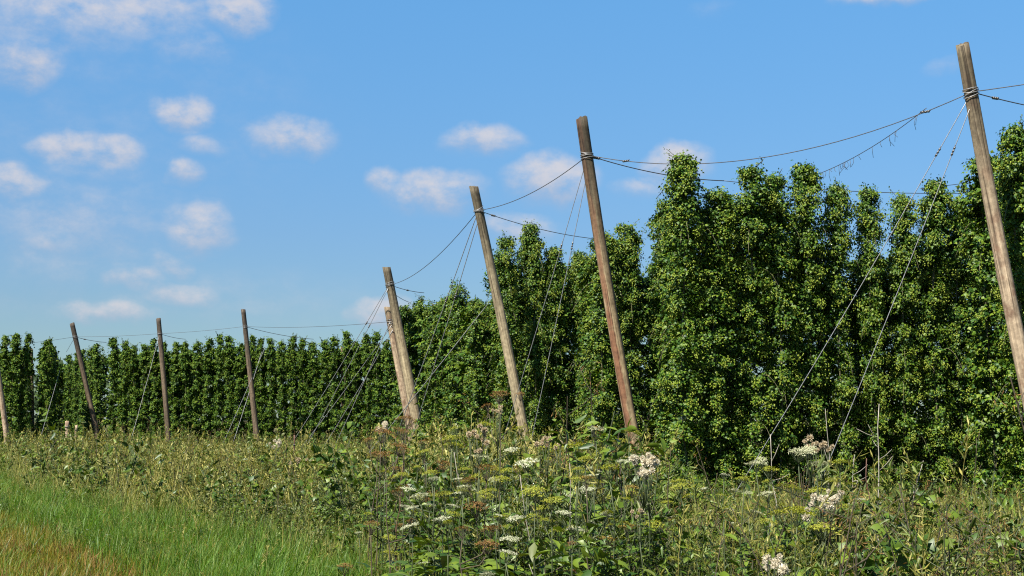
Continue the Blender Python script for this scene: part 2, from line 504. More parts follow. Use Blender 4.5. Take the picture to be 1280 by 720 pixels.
row(648, 37.5, [5.5, 5.6, 5.6, 5.5, 5.5, 5.5], "mid", "hop plant, {} in the second row behind the grey leaning pole", G, wide=1.1)
row(594, 41.5, [5.1, 5.2, 5.2, 5.2, 5.2], "mid", "hop plant, {} in the row seen just behind the grey leaning pole", G, [5, 5, 5, 5])
row(574, 45.5, [5.95, 5.45, 5.4, 5.4], "mid", "hop plant, {} in the row with the lone spire between twin poles and grey pole", G, [5.1, 5.3, 5.2], wide=.95)
row(540, 49.0, [5.6, 5.85, 5.5, 5.6], "mid", "hop plant, {} in the row midway between the twin poles and the grey pole", G, [5.3, 5.4, 5.3])
row(508, 52.5, [5.8, 6.1, 6.1, 5.9, 5.9], "mid", "hop plant, {} in the row that ends at the twin poles", G, [5.7, 5.8, 5.8])

# far wall of hops to the left of the twin poles
POLES_X = [(322, "upright pole nearest the twin poles"), (211, "straight middle pole"), (124, "most tilted pole"), (518, "twin poles")]
wall = []
x = 496.0
while x > 128:
    wall.append((x, np.interp(x, [128, 480], [82, 78])))
    x -= random.uniform(12.0, 14.6)
x = 120
while x > 78:
    wall.append((x, np.interp(x, [78, 120], [103, 86])))
    x -= random.uniform(7.5, 9)
cnt = {}
for px, Y in wall:
    pxp, desc = min(POLES_X, key=lambda q: abs(q[0] - px))
    side = "left" if px < pxp else "right"
    cnt[(desc, side)] = cnt.get((desc, side), 0) + 1
seen = {}
for px, Y in wall:
    pxp, desc = min(POLES_X, key=lambda q: abs(q[0] - px))
    side = "left" if px < pxp else "right"
    seen[(desc, side)] = seen.get((desc, side), 0) + 1
    k = seen[(desc, side)] if side == "left" else cnt[(desc, side)] + 1 - seen[(desc, side)]
    p = at(px, 525, Y)
    hop(p.x, p.y, random.choice([5.95, 6.15, 6.25, 6.4, 6.1, 5.85, 6.0]) if px > 128 else 6.1, "far",
        "far wall hop column, {} to the {} of the {}".format(ORD[k - 1], side, desc), "hop columns of the far wall", random.uniform(.9, 1.1))
    if True:
        p2 = at(px + 6, 525, Y + random.uniform(.9, 1.5))
        hop(p2.x, p2.y, random.uniform(5.3, 5.8), "back", "hop plant half hidden behind the columns of the far wall", "hop plants half hidden behind the far wall", .95)
# the block at the far left end, one alley further
for i, (px, Y, h, w) in enumerate([(57, 80, 6.1, 1.1), (33, 79.5, 6.35, .8), (26, 80, 5.6, .8), (15, 79, 6.3, 1.15), (2, 79, 6.2, .95), (-12, 79, 6.2, 1), (-26, 79, 6.2, 1)]):
    p = at(px, 525, Y)
    hop(p.x, p.y, h, "far", ["hop column with a pointed top standing alone beside the dark alley", "slim hop column next to the pointed one by the dark alley",
        "low hop column squeezed between the slim and the broad far columns", "broad hop column second from the left edge of the far block",
        "hop column at the very left edge behind the pale pole", "hop plant just beyond the left edge of the far block", "hop plant well beyond the left edge of the far block"][i], "hop columns of the far left block", w)
for i in range(9):
    p = at(57, 525, 80) + Vector((-.30, .95, 0)) * (1.0 + .95 * i)
    hop(p.x, p.y, 5.9, "back", "hop plant in the shaded row along the dark alley", "hop plants along the dark alley", .95)
for i in range(12):
    p = at(30 - 6 * i, 525, 82 + .3 * i)
    hop(p.x, p.y, 5.5, "back", "hop plant half hidden behind the far left block", "hop plants half hidden behind the far left block", .95)
for i in range(8):
    p = at(66 + 7 * i, 525, 112 + i % 3)
    hop(p.x, p.y, 6.0, "back", "hop plant closing the far end of the dark alley", "hop plants closing the far end of the alley", 1.0)

# ------------------------------------------------------------------ distant woods
g = np.random.default_rng(5)
wd = Acc()
P = []
for _ in range(110):
    cx, cy = g.uniform(-95, 10), g.uniform(165, 185)
    hh = g.uniform(6.5, 9.6)
    k = 70
    v = norm(g.normal(0, 1, (k, 3))) * g.uniform(.6, 1, (k, 1))
    P.append(np.stack([cx + v[:, 0] * 3.2, cy + v[:, 1] * 3.2, hh * .55 + v[:, 2] * hh * .48], -1))
P = np.concatenate(P)
place_leaves(wd, HOP_LEAF, P, g.normal(0, 1, P.shape), g.normal(0, .6, P.shape) + np.array([0, -.5, .7]), g.uniform(.6, 1.2, len(P)))
tag(link("distant_woods", wd.mesh("distant woods", leaf_mat("distant tree foliage", [(.05, .085, .03), (.07, .11, .04), (.04, .07, .028)], .6, .2, .2))), kind="stuff")

# ------------------------------------------------------------------ poles
WOODS = [wood_mat("grey brown weathered timber with red streaks", (.095, .078, .052), (.44, .345, .215), (.20, .065, .030), .95),
         wood_mat("pale brown weathered timber", (.18, .15, .10), (.52, .41, .29), (.20, .11, .07), .75, 7.0),
         wood_mat("grey weathered timber", (.14, .12, .08), (.44, .37, .24), (.22, .15, .09), .35),
         wood_mat("dark weathered timber", (.09, .075, .06), (.19, .145, .10), (.15, .09, .06), .4)]


def pole(top, base, r_top, r_low, wood, label, wire_at=None, bend=.05, seed=0, group="leaning poles of the hop trellis"):
    roll = seed * 1.7 + (3.5 if seed == 2 else 0)
    g = np.random.default_rng(seed)
    base = Vector(base); top = Vector(top)
    root = empty("trellis_pole", base)
    tag(root, label, "pole", group)
    d = top - base
    Ln = d.length
    acc = Acc()
    n, sides = 40, 18
    t = np.linspace(0, 1, n)
    bx, by = g.uniform(-1, 1) * bend, g.uniform(-1, 1) * bend
    a = np.arange(sides) / sides * 2 * math.pi
    knots = [(g.uniform(.05, .95), g.uniform(0, 6.28), g.uniform(.006, .016)) for _ in range(16)]
    V = []
    for ti in t:
        zz = -.35 + (Ln + .35) * ti
        r = r_low + (r_top - r_low) * ti
        rr = r * (1 + .035 * np.sin(a * 2 + ti * 4 + seed) + .02 * np.sin(a * 5 + ti * 9))
        for kt, ka, kr in knots:
            rr = rr + kr * np.exp(-((ti - kt) * Ln / .06) ** 2 - ((np.angle(np.exp(1j * (a - ka)))) / .4) ** 2)
        off = math.sin(ti * math.pi)
        V.append(np.stack([np.cos(a) * rr + bx * off, np.sin(a) * rr + by * off, np.full(sides, zz)], -1))
    V[-1][:, 2] += .03 * np.sin(a + seed) + g.uniform(-.02, .012, sides)              # rough sawn top
    V.append(np.array([[bx * 0, 0, Ln + .004]]))
    V = np.concatenate(V)
    T = []
    for i in range(n - 1):
        for j in range(sides):
            k = (j + 1) % sides
            p, q, r_, s_ = i * sides + j, i * sides + k, (i + 1) * sides + k, (i + 1) * sides + j
            T += [(p, q, r_), (p, r_, s_)]
    for j in range(sides):
        T.append(((n - 1) * sides + j, (n - 1) * sides + (j + 1) % sides, n * sides))
    me = mesh_from("post", V, T, WOODS[wood], None, True)
    q = d.to_track_quat('Z', 'Y')
    # keep the stain side varied by rolling the post about its own axis
    post = link("post", me, root)
    post.rotation_mode = 'QUATERNION'
    post.rotation_quaternion = q @ Matrix.Rotation(roll, 3, 'Z').to_quaternion()
    if wire_at is not None:
        for off in (0.0,):
            w = Acc()
            zc = wire_at
            for kk in range(4):
                rr = (r_low + (r_top - r_low) * zc / Ln) * 1.04 + .012
                aa = np.linspace(0, 2 * math.pi, 25)
                tilt = g.uniform(-.05, .05)
                zz = zc + (kk - 1.5) * .035 + tilt * np.cos(aa + kk)
                offp = math.sin(zc / Ln * math.pi)
                tube(w, np.stack([np.cos(aa) * rr + bx * offp, np.sin(aa) * rr + by * offp, zz], -1), .0055, 5, 0, False)
            b = link("wire_binding", w.mesh("wire binding", M["wire"]), root)
            b.rotation_mode = 'QUATERNION'
            b.rotation_quaternion = q @ Matrix.Rotation(roll, 3, 'Z').to_quaternion()
    return root


def gp(px, Y):                    # ground point below that bearing
    d = ray(px, 525 + EYE * F / Y)
    p = at(px, 525 + EYE * F / Y, Y)
    return Vector((p.x, p.y, 0))


P1t, P1b = at(1203, 55, 21.3), gp(1322, 21.7)
P2t, P2b = at(727, 148, 26.7), gp(809, 26.9)
P3t, P3b = at(592, 233, 33.0), gp(668, 33.4)
P4t, P4b = at(483, 334, 51.4), gp(531, 51.6)
P4st, P4sb = at(485, 384, 51.9), gp(522, 52.2)
P5t, P5b = at(304, 387, 76.0), gp(322.5, 76.3)
P6t, P6b = at(198, 398, 79.0), gp(211.5, 79.2)
P7t, P7b = at(90, 404, 82.5), gp(125, 83)
P8t, P8b = at(-9, 420, 77.5), gp(10, 78)


def wz(t, b, py):                 # fraction along a pole, from the bearing height of its wires
    lo, hi = 0.0, 1.0
    for _ in range(40):
        m_ = (lo + hi) / 2
        p = b + (t - b) * m_
        d = p - Vector((0, 0, EYE))
        cy = -d.y * math.sin(PITCH) + d.z * math.cos(PITCH); cz = d.y * math.cos(PITCH) + d.z * math.sin(PITCH)
        y = 360 - F * cy / cz
        if y > py: lo = m_
        else: hi = m_
    return (lo + hi) / 2


W = {}
for nm, t, b, py in (("P1", P1t, P1b, 115), ("P2", P2t, P2b, 194), ("P3", P3t, P3b, 263), ("P4", P4t, P4b, 356), ("P4s", P4st, P4sb, 402),
                     ("P5", P5t, P5b, 408), ("P6", P6t, P6b, 417), ("P7", P7t, P7b, 421), ("P8", P8t, P8b, 433)):
    f = wz(t, b, py)
    W[nm] = (b + (t - b) * f, f * (t - b).length)

d2_ = P2t - P2b
inv_ = (d2_.to_track_quat('Z', 'Y') @ Matrix.Rotation(3.4 + 3.5, 3, 'Z').to_quaternion()).inverted()
sv_ = inv_ @ Vector((-.80, -.60, 0)); sv_.z = 0; sv_.normalize()
WOODS[0] = wood_mat("grey brown weathered timber with a red streak", (.070, .058, .038), (.42, .33, .20), (.20, .085, .05), .4, 1.0, tuple(sv_))
pole(P1t, P1b, .100, .118, 1, "tall pale brown leaning pole with dark knot marks, at the right edge", W["P1"][1], .08, 1)
pole(P2t, P2b, .108, .127, 0, "tall leaning pole with a long rusty red streak down its length", W["P2"][1], .09, 2)
pole(P3t, P3b, .108, .127, 2, "grey leaning pole between the twin poles and the red-streaked pole", W["P3"][1], .10, 3)
pole(P4t, P4b, .15, .19, 2, "taller one of the two poles leaning against each other", W["P4"][1], .04, 4)
pole(P4st, P4sb, .14, .19, 1, "shorter one of the two poles leaning against each other", W["P4s"][1], .03, 5)
pole(P5t, P5b, .125, .150, 3, "dark upright pole nearest the twin poles, before the far wall", W["P5"][1], .05, 6)
pole(P6t, P6b, .125, .150, 3, "straightest dark pole, second from the twin poles along the far wall", W["P6"][1], .04, 7)
pole(P7t, P7b, .135, .160, 3, "dark brown far pole with the strongest tilt, near the fence stakes", W["P7"][1], .06, 8)
pole(P8t, P8b, .120, .150, 1, "pale thin pole cut by the left edge of the far block", W["P8"][1], .05, 9)
P0t, P0b = Vector((11.6, 16.4, 7.3)), Vector((13.0, 16.8, 0))
pole(P0t, P0b, .105, .125, 1, "leaning pole beyond the right edge holding the next edge wire", 6.5, .04, 10)
W["P0"] = (P0b + (P0t - P0b) * .89, 6.5)
# inner poles glimpsed among the leaves
pole(at(39, 436, 84.5), gp(41, 85), .11, .13, 1, "pale inner pole showing between the slim far columns", None, .02, 11, "inner trellis poles")
pole(at(428, 434, 79.6), gp(430, 79.8), .10, .12, 1, "pale inner pole half hidden in the far wall near the twin poles", None, .02, 12, "inner trellis poles")

# ------------------------------------------------------------------ wires
def wire(name, a, b, sag, r, mat, label, cat, group, clamps=(), n=24, drops=0):
    a, b = Vector(a), Vector(b)
    root = empty(name, a)
    tag(root, label, cat, group)
    t = np.linspace(0, 1, n)
    d = np.array(b - a)
    pts = t[:, None] * d[None, :]
    pts[:, 2] -= sag * 4 * t * (1 - t)
    acc = Acc()
    tube(acc, pts, r, 5, 0)
    g = np.random.default_rng(int(abs(a.x * 100 + b.x * 10)) + 1)
    link("strand", acc.mesh("strand", M[mat]), root)
    for c in clamps:
        i = c * (n - 1)
        p = np.array([np.interp(i, np.arange(n), pts[:, k]) for k in range(3)])
        dv = norm(d)
        k = Acc()
        for s in (-1, 0, 1):
            tube(k, [p + dv * (s * .05 - .016), p + dv * (s * .05 + .016)], r * 2.6, 6, 0)
        tube(k, [p - dv * .09 + np.array([0, 0, .012]), p + dv * .09 + np.array([0, 0, .012])], r * 1.1, 5, 0)
        link("wire_clamp", k.mesh("wire clamp", M["clamp"]), root)
    if drops:
        h = Acc()
        for _ in range(drops):
            q = g.uniform(.06, .97)
            p = np.array([np.interp(q, t, pts[:, k]) for k in range(3)])
            ln = g.uniform(.05, .22)
            tube(h, [p, p + np.array([g.normal(0, .02), g.normal(0, .02), -ln * .5]), p + np.array([g.normal(0, .04), g.normal(0, .04), -ln])], .004, 3, 0)
        tag(link("torn_string", h.mesh("torn strings", M["wire_dark"]), root), kind="stuff")
    return root


EG, GG, RG = "edge wires between the poles", "guy wires of the poles", "row wires of the trellis"
w = lambda k: W[k][0]
wire("edge_wire", w("P1"), w("P0"), .04, .0075, "wire_dark", "dark edge wire rising from the knot-marked pole to the right edge", "wire", EG)
wire("edge_wire", w("P2"), w("P1"), .54, .0075, "wire_dark", "sagging edge wire between the red-streaked and the knot-marked pole", "wire", EG, (.90, .12))
wire("edge_wire", w("P3"), w("P2"), .20, .008, "wire_dark", "edge wire between the grey pole and the red-streaked pole", "wire", EG)
wire("edge_wire", w("P4"), w("P3"), .35, .009, "wire_dark", "edge wire between the twin poles and the grey pole", "wire", EG)
wire("edge_wire", w("P5"), w("P4s"), .12, .008, "wire_dark", "long thin wire from the upright far pole to the twin poles", "wire", EG)
wire("edge_wire", w("P6"), w("P5"), .05, .008, "wire_dark", "thin wire between the two upright poles of the far wall", "wire", EG)
wire("edge_wire", w("P7"), w("P6"), .05, .008, "wire_dark", "thin wire between the most tilted far pole and the straight one", "wire", EG)
wire("edge_wire", w("P8"), w("P7"), .05, .008, "wire_dark", "thin wire running from the most tilted far pole to the left edge", "wire", EG)
# row wires run into the garden
wire("row_wire", w("P1"), at(1430, 148, 24.6), .1, .009, "wire_dark", "taut row wire from the knot-marked pole running to the right", "wire", RG, (.12,))
wire("row_wire", w("P2"), at(905, 226, 28.6), .10, .010, "wire_dark", "double row wire from the red-streaked pole into the tall hop plant", "wire", RG, (.06, .62))
wire("row_wire", at(905, 226, 28.6), at(1260, 240, 32.6), .12, .008, "wire_dark", "row wire showing in the sky gaps above the long hop wall", "wire", RG)
wire("row_wire", at(848, 215, 26.9), at(822, 246, 28.4), 0.0, .006, "wire_dark", "short slanting wire above the row beside the red-streaked pole", "wire", RG)
wire("row_wire", w("P3"), at(760, 300, 38.5), .12, .009, "wire_dark", "row wire from the grey pole passing behind the red-streaked pole", "wire", RG, (.1,))
wire("row_wire", w("P4"), at(530, 366, 55), .05, .012, "wire_dark", "short row wire from the taller twin pole into the hops", "wire", RG, (.5,))
wire("row_wire", W["P4"][0] + Vector((0, 0, -.2)), at(512, 378, 54), .05, .010, "wire_dark", "lower short row wire from the taller twin pole", "wire", RG)
wire("row_wire", w("P5"), at(392, 424, 79), .10, .013, "wire_dark", "row wire from the upright pole nearest the twin poles", "wire", RG)
wire("row_wire", w("P6"), at(232, 424, 81), .05, .012, "wire_dark", "row wire from the straight middle far pole", "wire", RG)
wire("row_wire", w("P7"), at(133, 428, 85), .05, .014, "wire_dark", "row wire from the most tilted far pole", "wire", RG, (.3,))
wire("hanging_wire", at(1158, 135, 22.0), at(1010, 222, 26.0), .12, .006, "wire_dark", "loose wire with torn strings slanting down to the long hop wall", "wire", RG, (), 24, 26)
wire("row_wire", at(1150, 236, 26.3), at(1215, 228, 27.2), 0.0, .006, "wire_dark", "short wire over the dip in the long hop wall", "wire", RG)
# guys
wire("guy_wire", w("P1"), gp(896, 22.6), .10, .0065, "wire", "longer of the two guy wires crossing the long hop wall", "guy wire", GG, (.13,), 24)
wire("guy_wire", w("P1") + Vector((.02, -.02, -.1)), gp(1003, 22.0), .06, .0065, "wire", "steeper of the two guy wires crossing the long hop wall", "guy wire", GG, (.12,), 24)
wire("guy_wire", w("P2"), gp(605, 28.6), .08, .0065, "wire", "outer guy wire of the red-streaked pole", "guy wire", GG, (.25,))
wire("guy_wire", w("P2") + Vector((.03, -.03, -.12)), gp(647, 27.6), .05, .0065, "wire", "steeper guy wire of the red-streaked pole", "guy wire", GG, (.24,))
wire("guy_wire", w("P3"), gp(474, 37.5), .06, .010, "wire", "outer guy wire of the grey leaning pole", "guy wire", GG, (.3,))
wire("guy_wire", w("P3") + Vector((.03, -.03, -.12)), gp(497, 36.0), .05, .009, "wire", "steeper guy wire of the grey leaning pole", "guy wire", GG, (.28,))
wire("guy_wire", at(668, 305, 35.0), gp(436, 40), .05, .012, "wire", "low slanting guy wire passing behind the grey pole", "guy wire", GG)
for (sx, pxg, Yg, top, lb) in ((0, 350, 55.0, "P4", "flattest guy wire in the fan of the twin poles"), (.05, 362, 54.5, "P4s", "second flattest guy wire in the fan of the twin poles"),
                               (-.05, 372, 54, "P4", "middle guy wire in the fan of the twin poles"), (.1, 392, 53.6, "P4s", "second steepest guy wire in the fan of the twin poles"),
                               (.0, 408, 53.0, "P4s", "steepest guy wire in the fan of the twin poles")):
    wire("guy_wire", W[top][0] + Vector((sx, -.15, -abs(sx) * 3)), gp(pxg, Yg), .08, .010, "wire", lb, "guy wire", GG, (.2,) if top == "P4" else ())
wire("guy_wire", at(333, 430, 78), gp(274, 72), .05, .009, "wire", "guy wire slanting across the far wall by the upright pole", "guy wire", GG)
wire("guy_wire", at(327, 440, 78), gp(288, 74), .05, .009, "wire", "thinner guy wire beside the upright far pole", "guy wire", GG)
wire("guy_wire", W["P6"][0], gp(160, 74), .05, .008, "wire", "guy wire of the straight middle far pole", "guy wire", GG)
wire("guy_wire", at(75, 462, 81), gp(46, 76), .03, .010, "wire", "pale guy wire in front of the dark alley", "guy wire", GG)
wire("guy_wire", W["P7"][0], at(83, 440, 83), .0, .010, "wire_dark", "short loose wire end at the most tilted far pole", "wire", GG)

# small posts
def stake(px, Y, h, r, mat, label, group, lean=.03, cap=False):
    root = empty("stake", gp(px, Y))
    tag(root, label, "stake", group)
    acc = Acc()
    zs = np.linspace(-.1, h, 9)
    g = np.random.default_rng(int(px))
    tube(acc, np.stack([lean * zs + g.normal(0, .003, 9), g.normal(0, .003, 9), zs], -1), r * (1 + g.normal(0, .04, 9)), 8, 0)
    link("shaft", acc.mesh("stake shaft", mat), root)
    c = Acc()
    tube(c, [(lean * h * .82, 0, h * .80), (lean * h * .84, 0, h * .83)], r * 1.25, 8, 0)
    link("wire_loop", c.mesh("wire loop", M["wire_dark"]), root)
    return root


SG = "small stakes at the edge of the field"
stake(84, 70, 1.55, .10, WOODS[1], "thicker pale fence stake below the most tilted far pole", SG, -.03)
stake(94, 71, 1.35, .07, WOODS[1], "thinner pale fence stake below the most tilted far pole", SG, .02)
stake(366, 33.5, 1.25, .018, M["rust"], "thin rusty metal stake under the fan of guy wires", SG, .02)

# ------------------------------------------------------------------ grass strips (stuff)
def scatter_xy(n, y0, y1, fx0, fx1, power=1.0, g=rng):
    """n points with Y in y0..y1 (denser near), X between two edges"""
    u = g.uniform(0, 1, n)
    y = 1 / (1 / y0 + (1 / y1 - 1 / y0) * u) if power > 1 else y0 + (y1 - y0) * u
    a, b = fx0(y), fx1(y)
    x = a + (b - a) * g.uniform(0, 1, n)
    ok = (b > a)
    return np.stack([x, y, np.zeros(n)], -1)[ok]


def lim_l(y): return -.36 * y - 2.5
gr = np.random.default_rng(21)
# golden strip
acc = Acc()
p = scatter_xy(95000, 11.0, 60, lambda y: np.maximum(lim_l(y), xb_gold(y) - 9), lambda y: xb_gold(y) + gr.normal(0, .9, len(y)), 2, gr)
n = len(p)
blades(acc, p, gr.uniform(.08, .26, n), gr.uniform(.004, .009, n) * np.maximum(1, p[:, 1] / 20), np.abs(gr.normal(.35, .3, n)).clip(0, 1), gr.uniform(0, 6.28, n), gr.choice([0, 0, 0, 0, 1], n))
tag(link("dry_grass", acc.mesh("dry grass", [M["grass_gold"], M["grass_green"]])), "short golden dry grass on the track at the lower left corner", "grass", kind="stuff")
# green strip
acc = Acc()
p = scatter_xy(150000, 11.5, 70, lambda y: np.maximum(lim_l(y), xb_gold(y)) + gr.normal(0, .3, len(y)), lambda y: xb_weed(y) + .5 + gr.normal(0, .5, len(y)), 2, gr)
clump = .5 + .5 * np.sin(p[:, 0] * 2.3 + 1.7 * np.sin(p[:, 1] * 1.1)) * np.sin(p[:, 1] * 1.9 + p[:, 0])
n = len(p)
blades(acc, p, gr.uniform(.12, .34, n) * (.7 + .6 * clump), gr.uniform(.005, .011, n) * np.maximum(1, p[:, 1] / 22), np.abs(gr.normal(.4, .3, n)).clip(0, 1), gr.uniform(0, 6.28, n), gr.choice([0] * 8 + [1], n))
tag(link("green_grass", acc.mesh("green grass", [M["grass_green"], M["grass_gold"]])), "bright green grass strip between dry track and weeds", "grass", kind="stuff")

# ------------------------------------------------------------------ tall weeds (stuff)
def proto_grass(g, h, straw, lod=1):
    a = Acc()
    mg = 0 if straw else 1
    az = g.uniform(0, 6.28); lean = g.uniform(.05, .3)
    t = np.linspace(0, 1, 5)
    d = np.array([math.cos(az), math.sin(az), 0])
    pts = t[:, None] * np.array([0, 0, h]) + (t ** 2)[:, None] * d * h * lean
    tube(a, pts, np.linspace(.0030, .0014, 5) * lod, 3, mg, False)
    k = int(18 if lod == 1 else 11)
    q = g.uniform(.74, 1, k)
    P = np.stack([np.interp(q, t, pts[:, i]) for i in range(3)], -1)
    place_leaves(a, LANCE_LEAF if lod == 1 else OVAL_LEAF, P, g.normal(0, .5, (k, 3)) + np.array([0, 0, .75]) + d * .2, g.normal(0, 1, (k, 3)), g.uniform(.035, .075, k) * (1 if lod == 1 else .85), 0 if straw or g.uniform() < .4 else mg)
    nb = 4
    az2 = g.uniform(0, 6.28, nb)
    blades(a, np.zeros((nb, 3)) + g.normal(0, .02, (nb, 3)) * np.array([1, 1, 0]), h * g.uniform(.45, .85, nb), np.full(nb, .011 * lod), g.uniform(.2, .9, nb), az2, mg)
    return a.arrays()


def proto_leafy(g, h, m_leaf, lod=1, big=.075):
    a = Acc()
    az = g.uniform(0, 6.28); lean = g.uniform(0, .15)
    t = np.linspace(0, 1, 4)
    d = np.array([math.cos(az), math.sin(az), 0])
    pts = t[:, None] * np.array([0, 0, h]) + (t ** 2)[:, None] * d * h * lean
    tube(a, pts, np.linspace(.005, .002, 4), 3, 4, False)
    pairs = int(h / (.055 if lod == 1 else .09))
    q = np.repeat(np.linspace(.1, 1, pairs), 2) + g.normal(0, .01, pairs * 2)
    ang = np.repeat(np.arange(pairs) * 1.57, 2) + np.tile([0, math.pi], pairs) + g.normal(0, .3, pairs * 2)
    P = np.stack([np.interp(q, t, pts[:, i]) for i in range(3)], -1)
    o = np.stack([np.cos(ang), np.sin(ang), np.zeros(len(ang))], -1)
    al = o + np.array([0, 0, .15]) + g.normal(0, .25, P.shape) + np.array([0, 0, -.5]) * (1 - q)[:, None]
    nr = np.array([0, 0, 1.0]) + g.normal(0, .3, P.shape)
    sz = big * (1.25 - .75 * q) * g.uniform(.7, 1.3, len(q)) * (1 if lod == 1 else 1.35)
    place_leaves(a, OVAL_LEAF, P, al, nr, sz, m_leaf)
    if g.uniform() < .5:      # small seed spike
        k = 14
        qq = g.uniform(.8, 1.08, k)
        PP = np.stack([np.interp(qq, t, pts[:, i]) for i in range(3)], -1); PP[:, 2] += np.maximum(qq - 1, 0) * h
        place_leaves(a, LANCE_LEAF, PP, g.normal(0, .6, (k, 3)) + np.array([0, 0, .4]), g.normal(0, 1, (k, 3)), .03, g.choice([0, 5]))
    return a.arrays()


def proto_bush(g, h, m_leaf, lod=1, big=.08, tpl=None):
    """branching broadleaf weed with leaves turned every way"""
    a = Acc()
    t = np.linspace(0, 1, 4)
    pts = t[:, None] * np.array([g.normal(0, .06), g.normal(0, .06), h * .9])
    tube(a, pts, np.linspace(.006, .003, 4), 3, 4, False)
    nb = 6 if lod == 1 else 4
    per = 20 if lod == 1 else 9
    for _ in range(nb + 1):
        q = g.uniform(.15, .85)
        b = np.array([np.interp(q, t, pts[:, i]) for i in range(3)])
        th = g.uniform(0, 6.28)
        ln = g.uniform(.15, .34)
        e = b + np.array([math.cos(th) * ln, math.sin(th) * ln, g.uniform(.08, .30)])
        tube(a, [b, (b + e) / 2 + np.array([math.cos(th) * .04, math.sin(th) * .04, -.02]), e], .0025, 3, 4, False)
        r = g.uniform(.1, 1.05, per)
        P = b + (e - b) * r[:, None] + g.normal(0, .022, (per, 3))
        al = norm(e - b) * .4 + g.normal(0, .6, (per, 3)) + np.array([0, 0, -.15])
        nr = np.array([0, 0, .7]) + g.normal(0, .6, (per, 3))
        place_leaves(a, tpl or OVAL_LEAF, P, al, nr, big * g.uniform(.5, 1.3, per) * (1 if lod == 1 else 1.5), m_leaf)
    return a.arrays()


def proto_dead(g, h):
    a = Acc()
    t = np.linspace(0, 1, 5)
    pts = t[:, None] * np.array([g.normal(0, .12), g.normal(0, .12), h]) + g.normal(0, .008, (5, 3))
    tube(a, pts, np.linspace(.005, .0025, 5), 4, 5, False)
    for _ in range(5):
        q = g.uniform(.4, .95); b = np.array([np.interp(q, t, pts[:, i]) for i in range(3)])
        e = b + np.array([g.normal(0, .10), g.normal(0, .10), g.uniform(.08, .22)])
        tube(a, [b, (b + e) / 2 + g.normal(0, .01, 3), e], .002, 3, 5, False)
        k = 8
        place_leaves(a, LANCE_LEAF, e + g.normal(0, .025, (k, 3)), g.normal(0, 1, (k, 3)), g.normal(0, 1, (k, 3)), .03, 6)
    return a.arrays()


def proto_tuft(g, h, m):
    a = Acc()
    nb = 22
    blades(a, g.normal(0, .05, (nb, 3)) * np.array([1, 1, 0]), h * g.uniform(.5, 1, nb), g.uniform(.005, .010, nb), np.abs(g.normal(.45, .3, nb)), g.uniform(0, 6.28, nb), m)
    return a.arrays()


def strew(acc, protos, pos, scale, g, tilt=.12):
    n = len(pos)
    which = g.integers(0, len(protos), n)
    az = g.uniform(0, 6.28, n)
    tx, ty = g.normal(0, tilt, n), g.normal(0, tilt, n)
    for k, (V, T, Mi) in enumerate(protos):
        idx = np.where(which == k)[0]
        if not len(idx): continue
        c, s = np.cos(az[idx]), np.sin(az[idx])
        sc = scale[idx]
        X = (V[None, :, 0] * c[:, None] - V[None, :, 1] * s[:, None]) * sc[:, None]
        Yv = (V[None, :, 0] * s[:, None] + V[None, :, 1] * c[:, None]) * sc[:, None]
        Z = V[None, :, 2] * sc[:, None]
        X = X + Z * tx[idx][:, None] + pos[idx, 0][:, None]
        Yv = Yv + Z * ty[idx][:, None] + pos[idx, 1][:, None]
        Z = Z + pos[idx, 2][:, None]
        VV = np.stack([X, Yv, Z], -1).reshape(-1, 3)
        TT = (T[None] + (np.arange(len(idx)) * len(V))[:, None, None]).reshape(-1, 3)
        acc.add(VV, TT, np.tile(Mi, len(idx)))


WEED_MATS = [M["straw"], M["weed_grass"], M["weed_leaf"], M["weed_leaf_pale"], M["weed_stem"], M["dry_stem"], M["seed_brown"], M["grass_green"]]
g = np.random.default_rng(33)
near_straw = [proto_grass(g, g.uniform(.75, 1.1), True) for _ in range(7)]
near_grass = [proto_grass(g, g.uniform(.65, 1.0), False) for _ in range(6)]
near_leafy = [proto_leafy(g, g.uniform(.6, 1.0), 2, 1, g.uniform(.05, .085)) for _ in range(10)]
near_bush = [proto_bush(g, g.uniform(.6, 1.0), 2, 1, g.uniform(.040, .075), [OVAL_LEAF, HOP_LEAF, LANCE2][i % 3]) for i in range(12)]
near_bush_pale = [proto_bush(g, g.uniform(.6, 1.0), 3, 1, g.uniform(.045, .07), LANCE2) for _ in range(5)]
far_bush = [proto_bush(g, g.uniform(.6, 1.0), mm, 2, .070) for mm in (2, 3, 2, 3, 2, 2)]
near_pale = [proto_leafy(g, g.uniform(.5, .95), 3, 1, .06) for _ in range(5)]
dead = [proto_dead(g, g.uniform(.8, 1.15)) for _ in range(5)]
tuft = [proto_tuft(g, g.uniform(.35, .6), mm) for mm in (0, 1, 1, 7, 2)]
far_straw = [proto_grass(g, g.uniform(.8, 1.1), True, 2) for _ in range(6)]
far_grass = [proto_grass(g, g.uniform(.7, 1.0), False, 2) for _ in range(6)]
far_leafy = [proto_leafy(g, g.uniform(.6, 1.0), mm, 2, .095) for mm in (2, 2, 3, 3, 2)]

HOP_EDGE = np.array([(6, 20.0), (16, 13.5), (21.7, 7.6), (24.5, 3.0), (28.9, 1.8), (33.3, -.3), (41.5, -1.0), (52.5, -3.9), (60, -6), (70, -10), (80, -20)])
# right limit of the weed strip
def xr(y): return np.minimum(.37 * y + 3.0, np.interp(y, [6, 20, 22, 25, 29, 33, 42, 52, 78, 90], [9, 10.5, 9.0, 4.6, 3.2, .8, .4, -2.5, -4, -8]))
def level(p):
    low_ = np.clip((p[:, 0] / p[:, 1] - .085) / .04, 0, 1)
    right_h = np.clip(.84 - (p[:, 1] - 12) * .062, .26, .86)
    return level0(p) * (1 - low_) + right_h * low_


